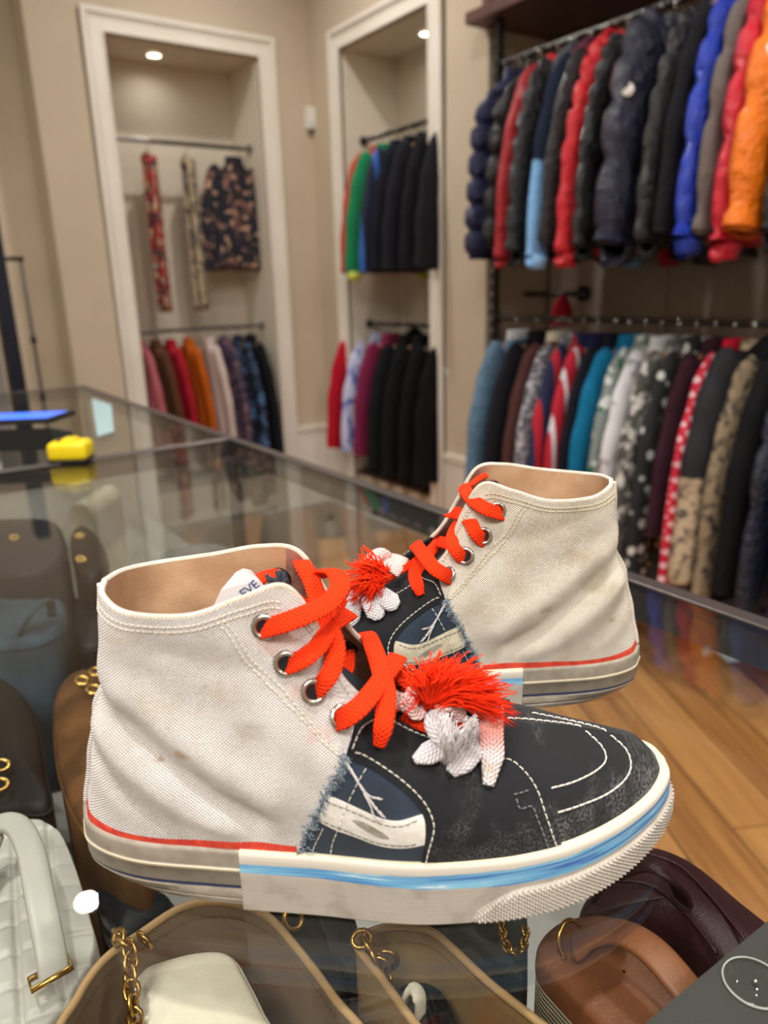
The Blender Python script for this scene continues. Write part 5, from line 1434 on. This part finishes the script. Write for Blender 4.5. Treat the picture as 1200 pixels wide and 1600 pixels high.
LOWER = [
 ('light blue denim shearling jacket, first on the lower rack rail', 738, 700, dict(m=patt('denim_fleece', ['#48657E', '#5F8099'], 90), L=.72, collar=C_('white_collar', '#D9DADF'))),
 ('plain black jacket next to the light blue denim jacket', 768, 700, dict(m=C_('black_g', '#17161D'), L=.70)),
 ('brown jacket with cream collar on the lower rack rail', 797, 700, dict(m=C_('brown', '#4C2E2C'), collar=C_('cream_c', '#C9BEA8'), L=.70)),
 ('grey and white speckled jacket beside the brown jacket', 812, 700, dict(m=patt('speckle', ['#B9B9C2', '#55555F'], 70), L=.72)),
 ('red and navy striped track jacket, nearer the speckled jacket', 836, 700, dict(m=stripes('track_a', ['#B3182F', '#1C2348', '#1C2348'], .09), L=.71)),
 ('navy track jacket with red sleeves and white piping', 858, 700, dict(m=C_('navy_t', '#1A1E42'), ms=stripes('track_b', ['#B3182F', '#B3182F', '#D9D5DC', '#B3182F'], .06), L=.71)),
 ('dark navy jacket left of the teal jacket', 882, 700, dict(m=C_('darknavy', '#10131F'), L=.70)),
 ('teal blue jacket on the lower rack rail', 898, 700, dict(m=C_('teal', '#0E6C96'), L=.72)),
 ('green, white and grey camouflage jacket next to the teal one', 920, 700, dict(m=patt('green_camo', ['#1E5C44', '#C9CFCB', '#7C8784'], 16), L=.72)),
 ('plain white jacket with grey print', 940, 700, dict(m=patt('white_print', ['#D5D5DA', '#9B9BA2'], 22, th=(.55, .6)), L=.73)),
 ('grey and white marbled jacket right of the white one', 962, 700, dict(m=patt('marble', ['#8B8985', '#D2D0CC', '#4E4D4B'], 20), L=.74)),
 ('black and white printed jacket in the middle of the lower rail', 985, 760, dict(m=patt('bw_floral', ['#1B1D20', '#C9CCC8'], 22, kind='voronoi', th=(.3, .42)), L=.76)),
 ('dark maroon jacket behind the red dotted one', 1006, 700, dict(m=C_('wine', '#321824'), L=.62)),
 ('red jacket with white dotted sleeves', 1022, 760, dict(m=C_('red_j', '#B4102C'), ms=dots('red_dots', '#C81E3A', '#EFC6CC'), L=.76, arm=.02)),
 ('black jacket with camouflage lower sleeves and hem', 1062, 780, dict(m=halfcamo, ms=halfcamo, L=.74, th=1.2, sr=1.5)),
 ('tan and grey camouflage jacket behind the black fur hooded coat', 1100, 780, dict(m=patt('dust_camo2', ['#6E604E', '#3A3533', '#8A7A62'], 26), L=.78)),
 ('black coat with black fur hood on the lower rail', 1130, 780, dict(m=C_('black_i', '#0E0E11'), L=.74, fur=blackfur, th=1.3)),
 ('dark navy padded jacket near the right edge of the lower rail', 1175, 800, dict(m=N_('navy_low', '#141C30', .4), puff=5, L=.80)),
 ('blue grey jacket at the far right of the lower rail', 1225, 800, dict(m=C_('bluegrey', '#1C2D52'), L=.80)),
]
for (lab_, px, py, kw), y in zip(LOWER, spaced([yx(a[1], a[2], XS) for a in LOWER], .062)):
    garment(lab_, 'jacket', RKX, y, 1.09, 0, group='jackets on the lower rack rail', **kw)
XN = RX-.19
NU = [('coral red jacket, furthest left in the narrow niche', 544, '#B4483C', {}), ('green track jacket in the narrow niche', 553, '#1C8054', dict(cuff=C_('lime', '#D6E26A'))),
      ('navy jacket with bright blue arm stripe in the narrow niche', 572, '#121C34', dict(ms=stripes('armstripe', ['#121C34', '#121C34', '#2F5FB0', '#121C34'], .11))), ('midnight blue hoodie right of the striped navy jacket', 592, '#141824', {}),
      ('charcoal jacket in the middle of the narrow niche upper rail', 612, '#1C1D24', {}), ('black jacket second from the right on the narrow niche upper rail', 636, '#17181C', {}), ('black jacket nearest the right casing of the narrow niche', 660, '#1E2026', {})]
for lab_, px, colr, kw in NU:
    garment(lab_, 'jacket', RX, yx(px, 420, XN-.02), RZ_N, 0, C_('n'+str(px), colr), L=.64, wd=.86, group='jackets on the upper rail of the narrow niche', **kw)
wletter = mat('white_print', '#D9DBE0', .7)
NL = [('red hoodie, furthest left on the lower rail of the narrow niche', 524, C_('nred', '#B8142A'), {}), ('blue and violet tie dye jacket beside the red hoodie', 548, patt('tiedye', ['#5668B8', '#9EA6DC', '#C7CCEC'], 16), {}),
      ('magenta jacket behind the tie dye jacket', 566, C_('magenta', '#7C2148'), {}), ('black jacket beside the magenta jacket', 590, C_('nb1', '#131419'), {}), ('black hoodie in the middle of the narrow niche lower rail', 612, C_('nb2', '#111215'), dict(hood=C_('nb2h', '#111215'))),
      ('black sweatshirt second from right on the narrow niche lower rail', 636, C_('nb3', '#0F1013'), {}), ('black sweatshirt with a white gothic letter on the front', 662, C_('nb4', '#0E0F12'), {})]
for lab_, px, m_, kw in NL:
    t, body = garment(lab_, 'jacket', RX, yx(px, 600, XN), RZ_L, 0, m_, L=.66 if px < 570 else .72, wd=.86, group='clothes on the lower rail of the narrow niche', **kw)
    if px == 662:
        text('W', .16, Matrix.Translation((-.05, -.078, -.24)) @ Matrix.Rotation(PI/2, 4, 'X') , wletter, body, 'letter', ext=.001)
# wide niche: lower rail (garments perpendicular to the back wall)
def xw(px, py, y): return float(at(px, py, 1, y)[0])
YN = RY-.17
WL = [('dusty pink hoodie, furthest left on the lower rail of the wide niche', 243, C_('pink', '#B0606A'), dict(L=.62)), ('brown suede jacket behind the dusty pink hoodie', 268, C_('brown2', '#5A3A26'), dict(L=.60)),
      ('red cardigan left of the orange jacket', 291, C_('red3', '#A8182A'), dict(L=.66)), ('burnt orange jacket in the wide niche', 320, C_('orange3', '#B85A0C'), dict(L=.72)), ('pale pink and white shirt right of the orange jacket', 352, C_('white3', '#D2C2BC'), dict(L=.72)),
      ('purple patterned shirt in the wide niche', 376, patt('purple', ['#5A3F4E', '#8E6B6A', '#3A3350'], 40), dict(L=.74)), ('blue patchwork denim jacket in the wide niche', 398, patt('patchwork', ['#22324E', '#4E6F9A', '#141C2C'], 14), dict(L=.72)), ('black denim jacket at the right end of the wide niche lower rail', 418, C_('black3', '#15171D'), dict(L=.74))]
for lab_, px, m_, kw in WL:
    garment(lab_, 'jacket', xw(px, 600, YN), RY, RZ_L, PI/2, m_, wd=.78, group='clothes on the lower rail of the wide niche', **kw)
floral = patt('red_floral', ['#A8202A', '#C9A27A', '#3E3A3C', '#B8B0A4'], 26, th=(.52, .57))
camo3 = patt('grey_camo_trousers', ['#8F8270', '#3B4048', '#B9A98E'], 26)
sweat = patt('tapestry', ['#141824', '#7E564C', '#B8947C', '#2A2740'], 22, th=(.56, .61))
def trousers(label, x, y, zr, rz, m, L=.80):
    t = thing('trousers', label, 'trousers', (x, y, zr), rz, 'trousers hung in the wide niche')
    G().tube([(math.cos(a)*.015, 0, -.004+math.sin(a)*.015) for a in np.linspace(-.7, PI, 12)]+[(-.006, 0, -.03), (0, 0, -.06)], .0022, 6).build('hanger_hook', chrome, t, smooth=True, uv=False)
    G().box(-.10, .10, -.006, .006, -.075, -.06, .002).build('hanger_bar', hangerwood, t, uv=False)
    for sg in (-1, 1):
        P = spline([(sg*.012, sg*.014, -.08), (sg*.016, sg*.016, -.24), (sg*.016-.01, sg*.018, -.45), (sg*.012, sg*.018, -L)], 8); n = len(P)
        R = [float(np.interp(i/(n-1), [0, .1, .35, .7, 1], [.070, .085, .092, .066, .058])*(1+.05*math.sin(i*1.3))) for i in range(n)]
        G().tube(P, R, 14, ry=[.020]*n, up=(0, 1, 0)).build('trouser_leg', m, t, smooth=True)
    G().tube([(0, 0, -.070), (0, 0, -.11)], .088, 16, ry=.036, up=(0, 1, 0)).build('waistband', m, t, smooth=True)
    return t
trousers('red floral trousers hanging at the left of the wide niche', xw(247, 360, RY-.02), RY, RZ_N, math.radians(62), floral, .80)
trousers('grey camouflage trousers between the red trousers and the patterned jacket', xw(306, 360, RY-.02), RY, RZ_N, math.radians(60), camo3, .80)
garment('dark tapestry patterned jacket facing out on the upper niche rail', 'jacket', xw(380, 350, RY-.06), RY-.005, RZ_N, math.radians(4), sweat, L=.60, wd=.80, th=.9)
# wall sensor
q = at(490, 187, 1, Y1-.02)
t = thing('motion_sensor', 'small white motion sensor box near the wall corner', 'sensor', (q[0]-.015, Y1, q[2]))
G().box(-.028, .028, -.04, 0, -.05, .055, .006).build('housing', whitem, t, uv=False)
G().box(-.02, .02, -.043, -.038, -.045, -.01, .002).build('lens', mat('sensor_lens', '#D8D8D4', .3), t, uv=False)
G().tube([(0, -.02, -.05), (0, -.02, -.062)], .007, 10).build('sensor_foot', gunm, t, smooth=True, uv=False)
# dark display stand at the far left
q = at(18, 470, 1, 3.2)
t = thing('garment_stand', 'tall dark garment stand with a thin side pole at the far left', 'stand', (q[0], 3.2, 0))
G().box(-.055, -.005, -.05, .05, 0.02, 1.62, .004).build('upright', mat('navy_metal', '#12182A', .45, .3), t, uv=False)
G().box(-.125, -.075, -.05, .05, .02, 1.30, .004).build('grey_upright', mat('grey_metal', '#8C8886', .5, .3), t, uv=False)
G().tube([(.055, 0, .02), (.055, 0, 1.36)], .006, 8).build('side_pole', gunm, t, smooth=True, uv=False)
G().tube([(-.10, 0, 1.36), (.065, 0, 1.36)], .008, 8).build('cross_bar', gunm, t, smooth=True, uv=False)
G().tube([(.055, 0, 1.05), (.055, -.001, 1.075)], .011, 10).build('knob', blackm, t, smooth=True, uv=False)
G().box(-.2, .12, -.16, .16, 0, .022, .004).build('base', gunm, t, uv=False)
